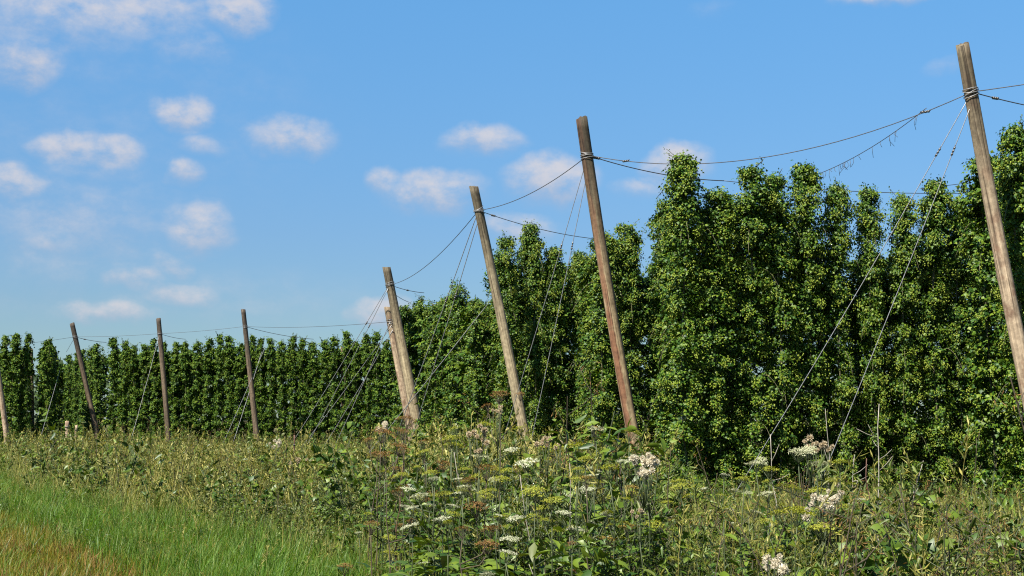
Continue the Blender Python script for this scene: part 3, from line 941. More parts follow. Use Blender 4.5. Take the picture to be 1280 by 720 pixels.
def level0(p):
    """height of the weeds over the strip: tall by the track and in the middle, low on the right"""
    bx = p[:, 0] / p[:, 1]
    h = np.interp(bx, [-.4, -.27, -.22, -.12, -.06, .07, .13, .20, .4], [1.02, 1.0, .86, .86, 1.12, 1.14, 1.14, 1.1, 1.1])
    h = h * np.interp(p[:, 0] - xb_weed(p[:, 1]), [-.5, .1, .7, 1.4], [.40, .70, .92, 1.0])
    patch = .5 + .5 * np.sin(p[:, 0] * 1.3 + 2 * np.sin(p[:, 1] * .5)) * np.sin(p[:, 1] * .9 + 1)
    return h * (.82 + .30 * patch)


def patch(p, a, b, c): return .5 + .5 * np.sin(p[:, 0] * a + 2.2 * np.sin(p[:, 1] * b + c)) * np.sin(p[:, 1] * a * .8 + c * 2)

for nm, y0, y1, n, lab in (
        ("tall_weeds", 7.0, 20.0, 7000, "dense tall weeds and grasses along the bottom edge before the hops"),
        ("meadow_weeds", 20.0, 86.0, 15000, "olive strip of meadow weeds running along the foot of the far hop wall")):
    acc = Acc()
    near = nm == "tall_weeds"
    p = scatter_xy(n, y0, y1, lambda y: np.maximum(xb_weed(y) + g.normal(0, .55, len(y)) + .7 * np.sin(y * 1.7) + .6 * np.sin(y * .63) + .5 * np.sin(y * 3.1 + 1), lim_l(y)), xr, 1 if near else 2, g)
    dens_ = patch(p, 5.1, 3.7, 1.3) * .6 + patch(p, 8.3, 6.1, 2.2) * .4
    p = p[g.uniform(0, 1, len(p)) < .14 + 1.1 * np.clip((dens_ - .34) / .34, 0, 1)]
    hs = level(p) * (.45 + .80 * g.uniform(0, 1, len(p)) ** 1.2 + .32 * (g.uniform(0, 1, len(p)) < .07))
    pa = patch(p, .9, .7, 0.4); pb = patch(p, 1.3, .5, 2.1); pc = patch(p, .6, .9, 4.0)
    bx = p[:, 0] / p[:, 1]
    low = np.clip((bx - .09) / .05, 0, 1)
    if near:
        libs = (near_straw, near_grass, near_leafy, near_pale, near_bush, near_bush_pale, dead)
        ws_ = [.07 + .25 * pa ** 2 + .20 * low, .08 + .20 * pc ** 2 + .12 * low, (.16 + .2 * pb ** 2) * (1 - .4 * low), .10 * (1 - low), (.20 + .4 * pb ** 2) * (1 - .6 * low), .10 + .25 * (1 - pc) ** 2, .06 + .12 * low]
    else:
        libs = (far_straw, far_grass, far_leafy, far_bush, dead)
        ws_ = [.25 + .9 * pa ** 2, .20 + .35 * pc ** 2, .08 + .2 * pb ** 3, .08 + .45 * pb ** 3, .06 + 0 * pa]
    if near: hs = hs + .45 * low * (g.uniform(0, 1, len(p)) < .05)
    else: hs = hs + .22 * (g.uniform(0, 1, len(p)) < .12)
    ws_ = np.cumsum(np.stack(ws_), 0)
    k = (g.uniform(0, 1, len(p)) * ws_[-1] > ws_).sum(0)
    for i, lib in enumerate(libs):
        sel = k == i
        if sel.sum(): strew(acc, lib, p[sel], hs[sel] * 1.08, g, .16)
    # undergrowth tufts
    pt = scatter_xy(int(n * .7), y0, y1, lambda y: np.maximum(xb_weed(y) - .2, lim_l(y)), xr, 1 if near else 2, g)
    strew(acc, tuft, pt, g.uniform(.7, 1.3, len(pt)), g)
    if near:      # nettles and climbers against the feet of the near rows
        for (x0, yy0, x1, yy1, m_) in ((3.0, 23.7, 9.4, 24.4, 420), (2.2, 26.5, 3.2, 24.2, 90), (-.2, 32.0, 2.0, 28.2, 120), (-3.9, 50, -.2, 33, 240), (6.6, 21.6, 9.5, 22.6, 160)):
            q = g.uniform(0, 1, m_)
            pp = np.stack([x0 + (x1 - x0) * q + g.normal(0, .3, m_), yy0 + (yy1 - yy0) * q + g.normal(0, .35, m_), np.zeros(m_)], -1)
            strew(acc, near_bush + near_leafy, pp, g.uniform(.3, .75, m_), g)
    tag(link(nm, acc.mesh(nm, WEED_MATS)), lab, "weeds", kind="stuff")

# bleached straw leaning out at the bottom right
acc = Acc()
c_ = at(1262, 700, 9.8)
pp = np.stack([c_.x + g.normal(0, .28, 60), c_.y + g.normal(0, .5, 60), np.zeros(60)], -1)
strew(acc, near_straw + tuft[:1], pp, g.uniform(.55, .9, 60), g, .3)
tag(link("straw_tussock", acc.mesh("straw tussock", WEED_MATS)), "bleached straw tussock leaning out at the lower right corner", "grass", kind="stuff")
# the verge: coarse tufts, small broadleaf patches and bent straw between the fine grass
acc = Acc()
p = scatter_xy(2600, 11.5, 70, lambda y: np.maximum(lim_l(y), xb_gold(y) - .2), lambda y: xb_weed(y) + .6, 2, g)
cl = patch(p, 1.6, 1.1, .7)
u = g.uniform(0, 1, len(p)) * (.4 + 1.2 * cl)
strew(acc, [proto_tuft(g, g.uniform(.35, .55), 7) for _ in range(5)], p[u > .45], g.uniform(.6, 1.25, int((u > .45).sum())), g)
sel = (u <= .45) & (g.uniform(0, 1, len(p)) < .5)
strew(acc, near_bush + near_bush_pale, p[sel], g.uniform(.18, .42, int(sel.sum())), g, .3)
sel = (u <= .45) & (g.uniform(0, 1, len(p)) < .3)
strew(acc, near_straw + near_grass, p[sel], g.uniform(.35, .65, int(sel.sum())), g, .35)
p = scatter_xy(1500, 11.0, 60, lambda y: np.maximum(lim_l(y), xb_gold(y) - 9), lambda y: xb_gold(y) + .3, 2, g)
strew(acc, [proto_tuft(g, g.uniform(.22, .36), m_) for m_ in (6, 1, 1, 7)], p, g.uniform(.6, 1.2, len(p)), g, .3)
tag(link("verge_weeds", acc.mesh("verge weeds", WEED_MATS)), "coarse tufts and small weeds in the grass verge", "weeds", kind="stuff")

# ------------------------------------------------------------------ single plants of the strip
def umbel_mesh(seed, rad, mat, stem_mat, rays_=17, conv=.35):
    g = np.random.default_rng(seed)
    a = Acc()
    ga = 2.39996
    for i in range(rays_):
        rr = rad * math.sqrt((i + .5) / rays_)
        th = i * ga
        zt = .07 + conv * rad * (1 - (rr / rad) ** 2) + g.normal(0, .004)
        e = np.array([rr * math.cos(th), rr * math.sin(th), zt])
        tube(a, [np.zeros(3), e * np.array([.6, .6, .55]), e], .0016, 3, 1, False)
        k = 16
        q = np.sqrt(g.uniform(0, 1, k)) * rad * .22
        an = g.uniform(0, 6.28, k)
        P = e + np.stack([q * np.cos(an), q * np.sin(an), .008 + g.normal(0, .003, k)], -1)
        place_leaves(a, OVAL_LEAF, P, np.stack([np.cos(an), np.sin(an), np.zeros(k)], -1) + g.normal(0, .3, (k, 3)), np.array([0, 0, 1.0]) + g.normal(0, .35, (k, 3)), rad * g.uniform(.16, .26, k), 0)
    return a.mesh("umbel", [mat, stem_mat])


def pinnate_leaf(seed, ln, mat):
    g = np.random.default_rng(seed)
    a = Acc()
    t = np.linspace(0, 1, 6)
    pts = np.stack([np.zeros(6), t * ln, .25 * ln * t - .45 * ln * t ** 2], -1)
    tube(a, pts, np.linspace(.005, .002, 6), 3, 1, False)
    k = 0
    q = np.repeat([.35, .55, .75, .9], 2); sd = np.tile([-1, 1], 4)
    P = np.stack([np.interp(q, t, pts[:, i]) for i in range(3)], -1)
    al = np.stack([sd * 1.0, np.full(8, .6), g.normal(-.1, .15, 8)], -1)
    place_leaves(a, HOP_LEAF, P, al, np.array([0, 0, 1.0]) + g.normal(0, .2, (8, 3)), ln * np.array([.42, .42, .40, .40, .32, .32, .24, .24]) * g.uniform(.8, 1.15, 8), 0)
    place_leaves(a, HOP_LEAF, pts[-1:], np.array([[0, 1, -.3]]), np.array([[0, 0, 1.0]]), ln * .4, 0)
    return a.mesh("leaf", [mat, M["weed_stem"]])


UMB = {k: [umbel_mesh(500 + i + 10 * j, r, M[mm], M[sm], nr, cv) for i, (r, nr) in enumerate(((.065, 14), (.085, 18), (.055, 12)))]
       for j, (k, mm, sm, cv) in enumerate((("white", "umbel_white", "weed_stem", .18), ("cream", "umbel_cream", "weed_stem", .25), ("yellow", "umbel_yellow", "weed_stem", .4),
                                            ("brown", "seed_brown", "dry_stem", .5), ("gold", "seed_gold", "dry_stem", .4)))}
PLEAF = [pinnate_leaf(600 + i, ln, M["weed_leaf"]) for i, ln in enumerate((.30, .38, .24))]
OLEAF = []
for i, (ln, mm) in enumerate(((.22, "weed_leaf"), (.30, "weed_leaf"), (.18, "weed_leaf_pale"))):
    a = Acc(); place_leaves(a, OVAL_LEAF, np.zeros((1, 3)), np.array([[0, 1, -.25]]), np.array([[0, .2, 1.0]]), ln); OLEAF.append(a.mesh("leaf", M[mm]))


def umbel_plant(px, py, Y, kind, label, n_side=3, spread=.22, group="umbel plants among the weeds", size=1.0, name="umbel_plant", leaves=5):
    g = np.random.default_rng(int(px * 7 + py * 3))
    p = at(px, py, Y)
    h = max(p.z - .07, .35)
    root = empty(name, (p.x, p.y, 0))
    tag(root, label, "umbellifer", group)
    dry = kind in ("brown", "gold")
    st = Acc()
    lean = g.normal(0, .05, 2)
    base = np.array([-lean[0] * h, -lean[1] * h, -.03])
    t = np.linspace(0, 1, 7)
    pts = base + t[:, None] * (np.array([0, 0, h]) - base)
    pts[1:-1, :2] += g.normal(0, .012, (5, 2))
    tube(st, pts, np.linspace(.007, .0035, 7), 6, 0)
    heads = [(np.array([0, 0, h]), 1.0)]
    for i in range(n_side):
        q = g.uniform(.50, .85)
        b = np.array([np.interp(q, t, pts[:, k]) for k in range(3)])
        th = g.uniform(0, 6.28)
        e = np.array([b[0] + spread * math.cos(th) * g.uniform(.6, 1.2), b[1] + spread * math.sin(th), min(b[2] + g.uniform(.16, .42) * h * .6, h + .02)])
        m_ = (b + e) / 2 + np.array([(e - b)[0] * .2, (e - b)[1] * .2, -.02])
        tube(st, [b, m_, e], [.005, .004, .003], 5, 0)
        heads.append((e, g.uniform(.65, .95)))
    link("stem", st.mesh("umbel plant stem", M["dry_stem"] if dry else M["weed_stem"]), root)
    for e, s in heads:
        s *= size
        link("umbel", UMB[kind][g.integers(0, 3)], root, tuple(e), (g.normal(0, .15), g.normal(0, .15), g.uniform(0, 6.28)), (s, s, s))
    if not dry:
        for i in range(leaves):
            q = g.uniform(.15, .65)
            b = [np.interp(q, t, pts[:, k]) for k in range(3)]
            link("leaf", PLEAF[g.integers(0, 3)], root, b, (g.normal(.2, .2), 0, g.uniform(0, 6.28)))
    return root


UL = [  # px, py, distance, kind, side umbels, spread, size, label
    (745, 540, 11.0, "cream", 2, .2, 1.15, "tall domed cream umbel plant left of the red-streaked pole foot"),
    (780, 577, 10.0, "white", 1, .15, 1.1, "flat white umbel plant before the foot of the red-streaked pole"),
    (742, 592, 10.2, "white", 2, .2, .9, "white umbel plant below the tall domed cream one"),
    (787, 542, 12.5, "yellow", 2, .2, 1.0, "yellow-green umbel plant touching the red-streaked pole"),
    (762, 588, 9.6, "yellow", 3, .25, 1.0, "yellow-green umbel plant beside the white thistle down by the red-streaked pole"),
    (733, 598, 9.4, "gold", 1, .12, .9, "golden seeding umbel under the domed cream umbel"),
    (722, 560, 11.4, "yellow", 3, .25, 1.0, "wide yellow-green umbel plant between grey pole and red-streaked pole"),
    (690, 562, 12.0, "yellow", 3, .25, 1.05, "yellow-green umbel plant just right of the grey pole foot"),
    (660, 578, 10.8, "white", 0, .1, 1.15, "single flat white umbel before the grey pole foot"),
    (640, 560, 12.0, "white", 2, .2, .9, "white umbel plant just left of the grey pole foot"),
    (606, 533, 12.0, "yellow", 3, .25, 1.0, "high yellow-green umbel plant near tan thistle down left of grey pole"),
    (570, 537, 12.4, "yellow", 3, .22, 1.0, "yellow-green umbel plant right of the twin pole feet"),
    (565, 550, 11.6, "yellow", 2, .2, 1.0, "lower yellow-green umbel plant right of the twin pole feet"),
    (600, 572, 11.0, "cream", 2, .2, .95, "cream umbel plant in the thicket between twin poles and grey pole"),
    (608, 590, 10.0, "brown", 2, .15, 1.1, "rusty brown seeding umbel in the thicket left of the grey pole"),
    (626, 602, 9.7, "yellow", 3, .22, 1.0, "yellow-green umbel plant under the rusty brown umbel"),
    (580, 606, 9.8, "white", 1, .15, .9, "small white umbel plant below the twin poles and grey pole thicket"),
    (533, 566, 11.6, "yellow", 3, .25, 1.0, "yellow-green umbel plant before the twin pole feet"),
    (540, 592, 10.8, "yellow", 2, .2, .9, "low yellow-green umbel plant before the twin pole feet"),
    (505, 633, 10.6, "white", 0, .1, 1.1, "broad white umbel low in the weeds below the twin poles"),
    (515, 655, 10.2, "white", 1, .12, .9, "lowest white umbel below the twin poles"),
    (537, 628, 10.6, "white", 1, .12, .8, "middle white umbel of the low cluster below the twin poles"),
    (554, 646, 10.2, "white", 0, .1, .9, "white umbel at the right end of the low cluster below the twin poles"),
    (449, 663, 12.5, "white", 0, .1, .8, "lone small white umbel over the green grass"),
    (637, 671, 8.8, "white", 1, .12, .9, "white umbel near the bottom edge below the grey pole"),
    (632, 689, 8.4, "white", 0, .1, 1.0, "lowest white umbel near the bottom edge below the grey pole"),
    (622, 639, 9.6, "white", 0, .1, .7, "tiny white umbel in the dark weeds below the grey pole"),
    (645, 643, 9.6, "white", 0, .1, .75, "small white umbel on a thin stalk below the grey pole"),
    (625, 495, 13.0, "brown", 3, .2, 1.0, "tall brown seeding umbel plant rising against the hops by the grey pole"),
    (508, 527, 12.0, "brown", 3, .15, 1.1, "rusty brown umbel plant in front of the twin poles"),
    (476, 544, 11.8, "brown", 3, .2, 1.1, "rusty brown umbel plant just left of the twin poles"),
    (482, 571, 11.2, "brown", 2, .2, 1.0, "lower golden brown umbel plant left of the twin poles"),
    (530, 553, 12.2, "brown", 2, .15, .9, "small rusty umbel right of the twin pole feet"),
    (998, 568, 10.6, "cream", 5, .25, 1.15, "broad cream umbel plant under the steeper crossing guy wire"),
    (945, 580, 11.6, "cream", 3, .2, .9, "cream umbel plant crossed by the longer guy wire"),
    (905, 590, 11.6, "white", 3, .2, .8, "white umbel plant with three heads left of the longer guy wire"),
    (930, 600, 11.0, "yellow", 4, .25, 1.0, "yellow umbel plant at the foot of the longer guy wire"),
    (1050, 580, 11.6, "yellow", 3, .2, 1.0, "yellow umbel plant at the foot of the steeper guy wire"),
    (990, 612, 10.0, "yellow", 5, .25, 1.0, "bushy yellow umbel plant below the broad cream umbel"),
    (996, 645, 9.0, "yellow", 3, .16, 1.1, "yellow umbel on a thick dark stalk near the bottom edge"),
    (1075, 622, 10.6, "white", 2, .14, .9, "white umbel plant just right of the lying thistle down"),
    (1030, 592, 11.6, "cream", 2, .15, .7, "small cream umbel between the two guy wire feet"),
    (790, 610, 9.6, "gold", 1, .15, .9, "golden seeding umbel beside the red-streaked pole foot"),
]
for px, py, Y, kd, ns, sp, sz, lb in UL:
    umbel_plant(px, py, Y, kd, lb, ns, sp, size=sz * (.8 if kd == 'white' else 1))


EXTRA = random.Random(11)
XL = {"yellow": "one of many small yellow-green umbel plants crowded in the weed thicket", "white": "one of the scattered small white umbel plants in the weed thicket",
      "brown": "one of the scattered small rusty seeding umbel plants in the weed thicket"}
XG = {"yellow": "small yellow-green umbel plants of the thicket", "white": "small white umbel plants of the thicket", "brown": "small rusty umbel plants of the thicket"}
for i in range(42):
    kd = EXTRA.choice(["yellow"] * 7 + ["white"] * 1 + ["brown"] * 2)
    px = EXTRA.uniform(440, 815); Y = EXTRA.uniform(9.2, 14.0)
    py = EXTRA.triangular(545, 690, 575) + (abs(px - 640) / 200) * 12
    if kd == "white" and py < 560: kd = "yellow"
    umbel_plant(px, py, Y, kd, XL[kd], EXTRA.choice([1, 2, 3, 4]), .22, XG[kd], EXTRA.uniform(.6, .9))
for i in range(12):
    px = EXTRA.uniform(840, 1110)
    umbel_plant(px, EXTRA.uniform(585, 660), EXTRA.uniform(9.5, 12.5), "yellow", XL["yellow"], EXTRA.choice([1, 2, 3]), .2, XG["yellow"], EXTRA.uniform(.6, .9))


def fluff_mesh(seed, rad, mat):
    g = np.random.default_rng(seed)
    a = Acc()
    k = 90
    v = norm(g.normal(0, 1, (k, 3)) + np.array([0, 0, .35]))
    place_leaves(a, LANCE_LEAF, v * rad * .15, v + g.normal(0, .25, (k, 3)), g.normal(0, 1, (k, 3)), rad * g.uniform(.7, 1.15, k), 0)
    k = 70
    v = norm(g.normal(0, 1, (k, 3)))
    place_leaves(a, OVAL_LEAF, v * rad * .1, v, g.normal(0, 1, (k, 3)), rad * g.uniform(.6, 1.0, k), 0)
    place_leaves(a, OVAL_LEAF, np.zeros((5, 3)) + np.array([0, 0, -rad * .3]), g.normal(0, .5, (5, 3)) + np.array([0, 0, -.6]), g.normal(0, 1, (5, 3)), rad * .7, 1)
    return a.mesh("seed head", [mat, M["dry_stem"]])


FLUFF = {"fluff": [fluff_mesh(700 + i, r, M["fluff"]) for i, r in enumerate((.030, .038, .024))], "fluff_tan": [fluff_mesh(710 + i, r, M["fluff_tan"]) for i, r in enumerate((.028, .034, .022))]}


def thistle(px, py, Y, n, spread, label, kind="fluff", size=1.0):
    g = np.random.default_rng(int(px * 3 + py))
    p = at(px, py, Y)
    h = max(p.z, .3)
    root = empty("thistle", (p.x, p.y, 0))
    tag(root, label, "thistle", "thistles gone to seed")
    st = Acc()
    t = np.linspace(0, 1, 7)
    pts = np.stack([g.normal(0, .01, 7), g.normal(0, .01, 7), t * h * .85 - .02], -1)
    tube(st, pts, np.linspace(.006, .003, 7), 5, 0)
    hd = []
    for i in range(n):
        e = np.array([g.normal(0, spread * .75), g.normal(0, spread * .6), h + g.normal(0, spread * .4)])
        b = np.array([0, 0, h * g.uniform(.72, .84)])
        tube(st, [b, (b + e) / 2 + np.array([e[0] * .15, e[1] * .15, -.01]), e], [.0028, .002, .0016], 4, 0)
        hd.append(e)
    link("stem", st.mesh("thistle stem", M["weed_stem"]), root)
    for e in hd:
        s = size * g.uniform(.45, .82)
        link("seed_head", FLUFF[kind][g.integers(0, 3)], root, tuple(e), (g.normal(0, .5), g.normal(0, .5), g.uniform(0, 6.28)), (s, s, s))
    for i in range(6):
        q = g.uniform(.2, .8)
        link("leaf", OLEAF[2], root, (0, 0, h * q), (g.normal(0, .3), 0, g.uniform(0, 6.28)), (.7, .7, .7))
    return root


for a_ in [(804, 577, 9.6, 14, .075, "white thistle down cluster at the foot of the red-streaked pole", "fluff", 1.15),
           (812, 592, 9.4, 5, .04, "small thistle down tuft right of the red-streaked pole foot", "fluff", 1.0),
           (477, 535, 12.0, 8, .05, "pale thistle down cluster left of the twin poles", "fluff", 1.1),
           (595, 545, 11.2, 12, .07, "tan thistle down cluster left of the grey pole", "fluff_tan", 1.15),
           (599, 562, 11.0, 4, .03, "small tan thistle tuft under the larger tan cluster", "fluff_tan", 1.0),
           (622, 514, 12.6, 8, .06, "tan thistle down high against the hops left of the grey pole", "fluff_tan", 1.0),
           (684, 552, 11.4, 7, .05, "curled thistle down right of the grey pole foot", "fluff_tan", 1.2),
           (702, 556, 11.6, 5, .05, "faded thistle tuft beside the curled thistle down", "fluff_tan", 1.0),
           (1014, 556, 11.0, 7, .05, "tan thistle down behind the broad cream umbel", "fluff_tan", 1.2),
           (1028, 560, 11.2, 9, .055, "tan thistle down touching the foot of the steeper guy wire", "fluff_tan", 1.2),
           (1024, 628, 9.6, 14, .08, "broad white thistle down lying under the yellow umbels", "fluff", 1.15),
           (1046, 619, 9.8, 10, .06, "white thistle down right of the broad one", "fluff", 1.1),
           (970, 704, 8.0, 9, .05, "white thistle down at the bottom edge", "fluff", 1.2),
           (1028, 656, 9.2, 4, .035, "tiny tan thistle tuft below the broad white down", "fluff_tan", .9),
           (345, 553, 26.0, 9, .10, "cream thistle down by the rusty stake", "fluff", 2.0),
           (373, 576, 26.0, 12, .16, "greyish thistle down right of the rusty stake", "fluff_tan", 1.8),
           (800, 640, 8.6, 4, .04, "faded thistle tuft low in the weeds below the red-streaked pole", "fluff_tan", .9)]:
    thistle(*a_)


def leafy_plant(px, py, Y, label, name="broadleaf_weed", n=14, mat=0, curve=0.0, size=1.0, stem="weed_stem"):
    g = np.random.default_rng(int(px + py))
    p = at(px, py, Y)
    h = max(p.z, .25)
    root = empty(name, (p.x, p.y, 0))
    tag(root, label, "weed", "leafy weeds at the field edge")
    st = Acc()
    t = np.linspace(0, 1, 8)
    pts = np.stack([curve * t ** 2 * h, g.normal(0, .01, 8), t * h * (1 - .25 * abs(curve) * t) - .02], -1)
    tube(st, pts, np.linspace(.009, .003, 8), 5, 0)
    link("stem", st.mesh("weed stem", M[stem]), root)
    for i in range(n):
        q = (i + 1) / n
        b = [np.interp(q, t, pts[:, k]) for k in range(3)]
        s = size * (1.15 - .6 * q) * g.uniform(.75, 1.2)
        link("leaf", OLEAF[mat], root, b, (g.normal(-.1, .3), g.normal(0, .2), i * 2.4 + g.normal(0, .3)), (s, s, s))
    return root


leafy_plant(905, 648, 8.6, "tall leafy weed with drooping dark leaves below the longer guy wire", n=14, mat=0, size=.9)
leafy_plant(195, 588, 25.0, "dark leafy spike leaning out of the weeds over the grass", n=26, mat=0, curve=-.25, size=.8)
leafy_plant(200, 650, 20.0, "broad pale dock rosette in the green grass", n=9, mat=1, size=1.2)
leafy_plant(215, 664, 19.0, "second dock rosette with big leaves in the green grass", n=9, mat=1, size=1.3)
leafy_plant(330, 670, 17.5, "dark dock plant at the border of grass and weeds", n=12, mat=1, size=1.3)
leafy_plant(668, 640, 9.2, "broad leaved weed below the grey pole with pale triangular leaves", n=12, mat=2, size=1.2)
leafy_plant(690, 655, 8.8, "leafy weed with upright leaves right of the triangular-leaved one", n=14, mat=0, size=1.0)
leafy_plant(560, 690, 8.6, "low bushy weed with big leaves at the bottom edge", n=14, mat=1, size=.9)
leafy_plant(715, 690, 8.2, "dark low broad leaved weed at the bottom edge", n=12, mat=1, size=.9)
leafy_plant(430, 640, 14.0, "bushy nettle at the end of the green grass strip", n=26, mat=0, size=.6)
leafy_plant(405, 655, 15.0, "second bushy nettle at the end of the green grass strip", n=26, mat=0, size=.6)
# the long dark arching stalk
q = at(1080, 625, 9.6); e = at(1190, 722, 8.9)
root = empty("arching_stalk", (q.x, q.y, 0)); tag(root, "dark leafy stalk arching down to the bottom edge under the long hop wall", "weed", "leafy weeds at the field edge")
st = Acc(); t = np.linspace(0, 1, 12)
pts = np.stack([t * (e.x - q.x), t * (e.y - q.y), q.z + (e.z - q.z) * t + .06 * np.sin(t * math.pi)], -1)
pts = np.vstack([np.array([[-.10, .1, -.02], [-.08, .05, q.z * .6]]), pts])
tube(st, pts, .008, 6, 0); link("stem", st.mesh("arching stem", M["weed_stem"]), root)
g2 = np.random.default_rng(4)
for i in range(34):
    b = [np.interp(1.5 + i / 34 * 11.5, np.arange(14), pts[:, k]) for k in range(3)]
    s = g2.uniform(.3, .55); link("leaf", OLEAF[0], root, b, (g2.normal(0, .6), g2.normal(0, .4), g2.uniform(0, 6.28)), (s, s, s))


def dry_stalk(px, py, Y, label, mat="grey_stem", lean=0.0, twigs=5, r=.006):
    g = np.random.default_rng(int(px * 5 + py))
    p = at(px, py, Y)
    root = empty("dry_stalk", (p.x - lean * p.z, p.y, 0))
    tag(root, label, "dry stalk", "bare dry stalks among the weeds")
    st = Acc()
    t = np.linspace(0, 1, 9)
    pts = np.stack([lean * t * p.z + g.normal(0, .010, 9), g.normal(0, .010, 9), t * p.z - .02], -1)
    tube(st, pts, np.linspace(r, r * .45, 9), 5, 0)
    link("stem", st.mesh("dry stem", M[mat]), root)
    for i in range(twigs):
        q = g.uniform(.35, .9); b = np.array([np.interp(q, t, pts[:, k]) for k in range(3)])
        e = b + np.array([g.normal(0, .09), g.normal(0, .05), g.uniform(.03, .16)])
        a = Acc(); tube(a, [b, (b + e) / 2 + np.array([0, 0, -.01]), e], [.003, .0025, .0015], 4, 0)
        link("twig", a.mesh("twig", M[mat]), root)
    return root


for a_ in [(1099, 502, 13.0, "tallest bare grey stalk right of the steeper guy wire", "grey_stem", .02, 7, .008),
           (1031, 508, 13.0, "thin hooked dry stalk left of the steeper guy wire", "grey_stem", -.02, 3, .005),
           (1085, 570, 12.0, "dark red-brown dock stalk beside the tallest bare stalk", "rust", -.03, 6, .009),
           (1152, 573, 13.0, "bare stalk leaning right before the long hop wall", "grey_stem", .2, 2, .006),
           (1147, 590, 12.6, "second bare stalk leaning right before the long hop wall", "dry_stem", .16, 2, .005),
           (962, 540, 12.0, "pale straight stalk beside the longer guy wire", "grey_stem", -.03, 2, .006),
           (1070, 565, 12.2, "forked bleached twig right of the guy wire foot", "grey_stem", .12, 6, .005),
           (896, 588, 12.0, "thin dry stalk left of the white three-headed umbel", "dry_stem", -.04, 4, .004),
           (566, 562, 11.5, "pale dry stalk leaning in the thicket right of the twin poles", "grey_stem", -.18, 2, .005),
           (712, 575, 10.5, "straight pale stalk in the thicket left of the red-streaked pole", "grey_stem", .0, 2, .005),
           (650, 590, 9.8, "long pale stalk leaning before the grey pole foot", "grey_stem", -.15, 2, .005),
           (1222, 545, 14.0, "thin dry stalk before the hops near the right edge", "dry_stem", .15, 3, .005),
           (500, 580, 11.6, "red-brown dry stalk before the twin poles", "rust", .02, 5, .006)]:
    dry_stalk(*a_)

# ------------------------------------------------------------------ sky, sun
SUN_EL, SUN_AZ = R(54), R(222)          # azimuth clockwise from +Y: behind the camera, a little to the left
sd = Vector((math.sin(SUN_AZ) * math.cos(SUN_EL), math.cos(SUN_AZ) * math.cos(SUN_EL), math.sin(SUN_EL)))
ld = bpy.data.lights.new("sun", 'SUN')
ld.energy = 5.0
ld.angle = R(.5)
ld.color = (1.0, .95, .86)
lo = bpy.data.objects.new("sun", ld)
COL.objects.link(lo)
lo.rotation_mode = 'QUATERNION'
lo.rotation_quaternion = (-sd).to_track_quat('-Z', 'Y')

wld = bpy.data.worlds.new("World")
scene.world = wld
wld.use_nodes = True
nt = wld.node_tree
nt.nodes.clear()
N, L = nt.nodes, nt.links
out = N.new("ShaderNodeOutputWorld")
bg = N.new("ShaderNodeBackground")
SKY_S = .06
bg.inputs[1].default_value = SKY_S
sky = N.new("ShaderNodeTexSky")
sky.sky_type = 'NISHITA'
sky.sun_disc = False
sky.sun_elevation = SUN_EL
sky.sun_rotation = SUN_AZ
sky.altitude = 100
sky.air_density = 1.0
sky.dust_density = .25
sky.ozone_density = 1.3
tint = N.new("ShaderNodeMix"); tint.data_type = 'RGBA'; tint.blend_type = 'MULTIPLY'; tint.inputs[0].default_value = 1.0
L.new(sky.outputs[0], tint.inputs[6])


def mth(op, a, b=None, c=None):
    n = N.new("ShaderNodeMath"); n.operation = op
    for i, s in enumerate((a, b, c)):
        if s is None: continue
        if isinstance(s, (int, float)): n.inputs[i].default_value = s
        else: L.new(s, n.inputs[i])
    return n.outputs[0]


def vec(op, a, b=None):
    n = N.new("ShaderNodeVectorMath"); n.operation = op
    for i, s in enumerate((a, b)):
        if s is None: continue
        if isinstance(s, tuple): n.inputs[i].default_value = s
        else: L.new(s, n.inputs[i])
    return n


tc = N.new("ShaderNodeTexCoord")
dirv = vec('NORMALIZE', tc.outputs["Generated"]).outputs[0]
sep = N.new("ShaderNodeSeparateXYZ"); L.new(dirv, sep.inputs[0])
az = mth('ARCTAN2', sep.outputs[0], sep.outputs[1])
elv = mth('ARCSINE', sep.outputs[2])
# clear deep blue air: less white towards the horizon than the standard sky
gr_ = N.new("ShaderNodeValToRGB")
ge = gr_.color_ramp.elements
for i, (p_, c_) in enumerate(((0.0, (.325, .42, .50)), (.08, (.36, .475, .60)), (.13, (.39, .54, .69)), (.29, (.475, .82, 1.0)), (1.0, (.40, .66, .80)))):
    e_ = ge[i] if i < 2 else ge.new(p_)
    e_.position = p_; e_.color = srgb_free(c_)
L.new(elv, gr_.inputs[0]); L.new(gr_.outputs[0], tint.inputs[7])
comb = N.new("ShaderNodeCombineXYZ"); L.new(az, comb.inputs[0]); L.new(elv, comb.inputs[1])
wn = N.new("ShaderNodeTexNoise"); wn.inputs["Scale"].default_value = 34; wn.inputs["Detail"].default_value = 4
L.new(dirv, wn.inputs["Vector"])
wv = vec('SUBTRACT', wn.outputs["Color"], (.5, .5, .5)).outputs[0]
ws = N.new("ShaderNodeVectorMath"); ws.operation = 'SCALE'; ws.inputs[3].default_value = .020
L.new(wv, ws.inputs[0])
q0 = vec('ADD', comb.outputs[0], ws.outputs[0]).outputs[0]
fb = N.new("ShaderNodeTexNoise"); fb.inputs["Scale"].default_value = 48; fb.inputs["Detail"].default_value = 7; fb.inputs["Roughness"].default_value = .6
mp = N.new("ShaderNodeMapping"); mp.inputs["Scale"].default_value = (1, 1, 1.5)
L.new(dirv, mp.inputs["Vector"]); L.new(mp.outputs[0], fb.inputs["Vector"])


def azel(px, py):
    d = ray(px, py).normalized()
    return math.atan2(d.x, d.y), math.asin(d.z)


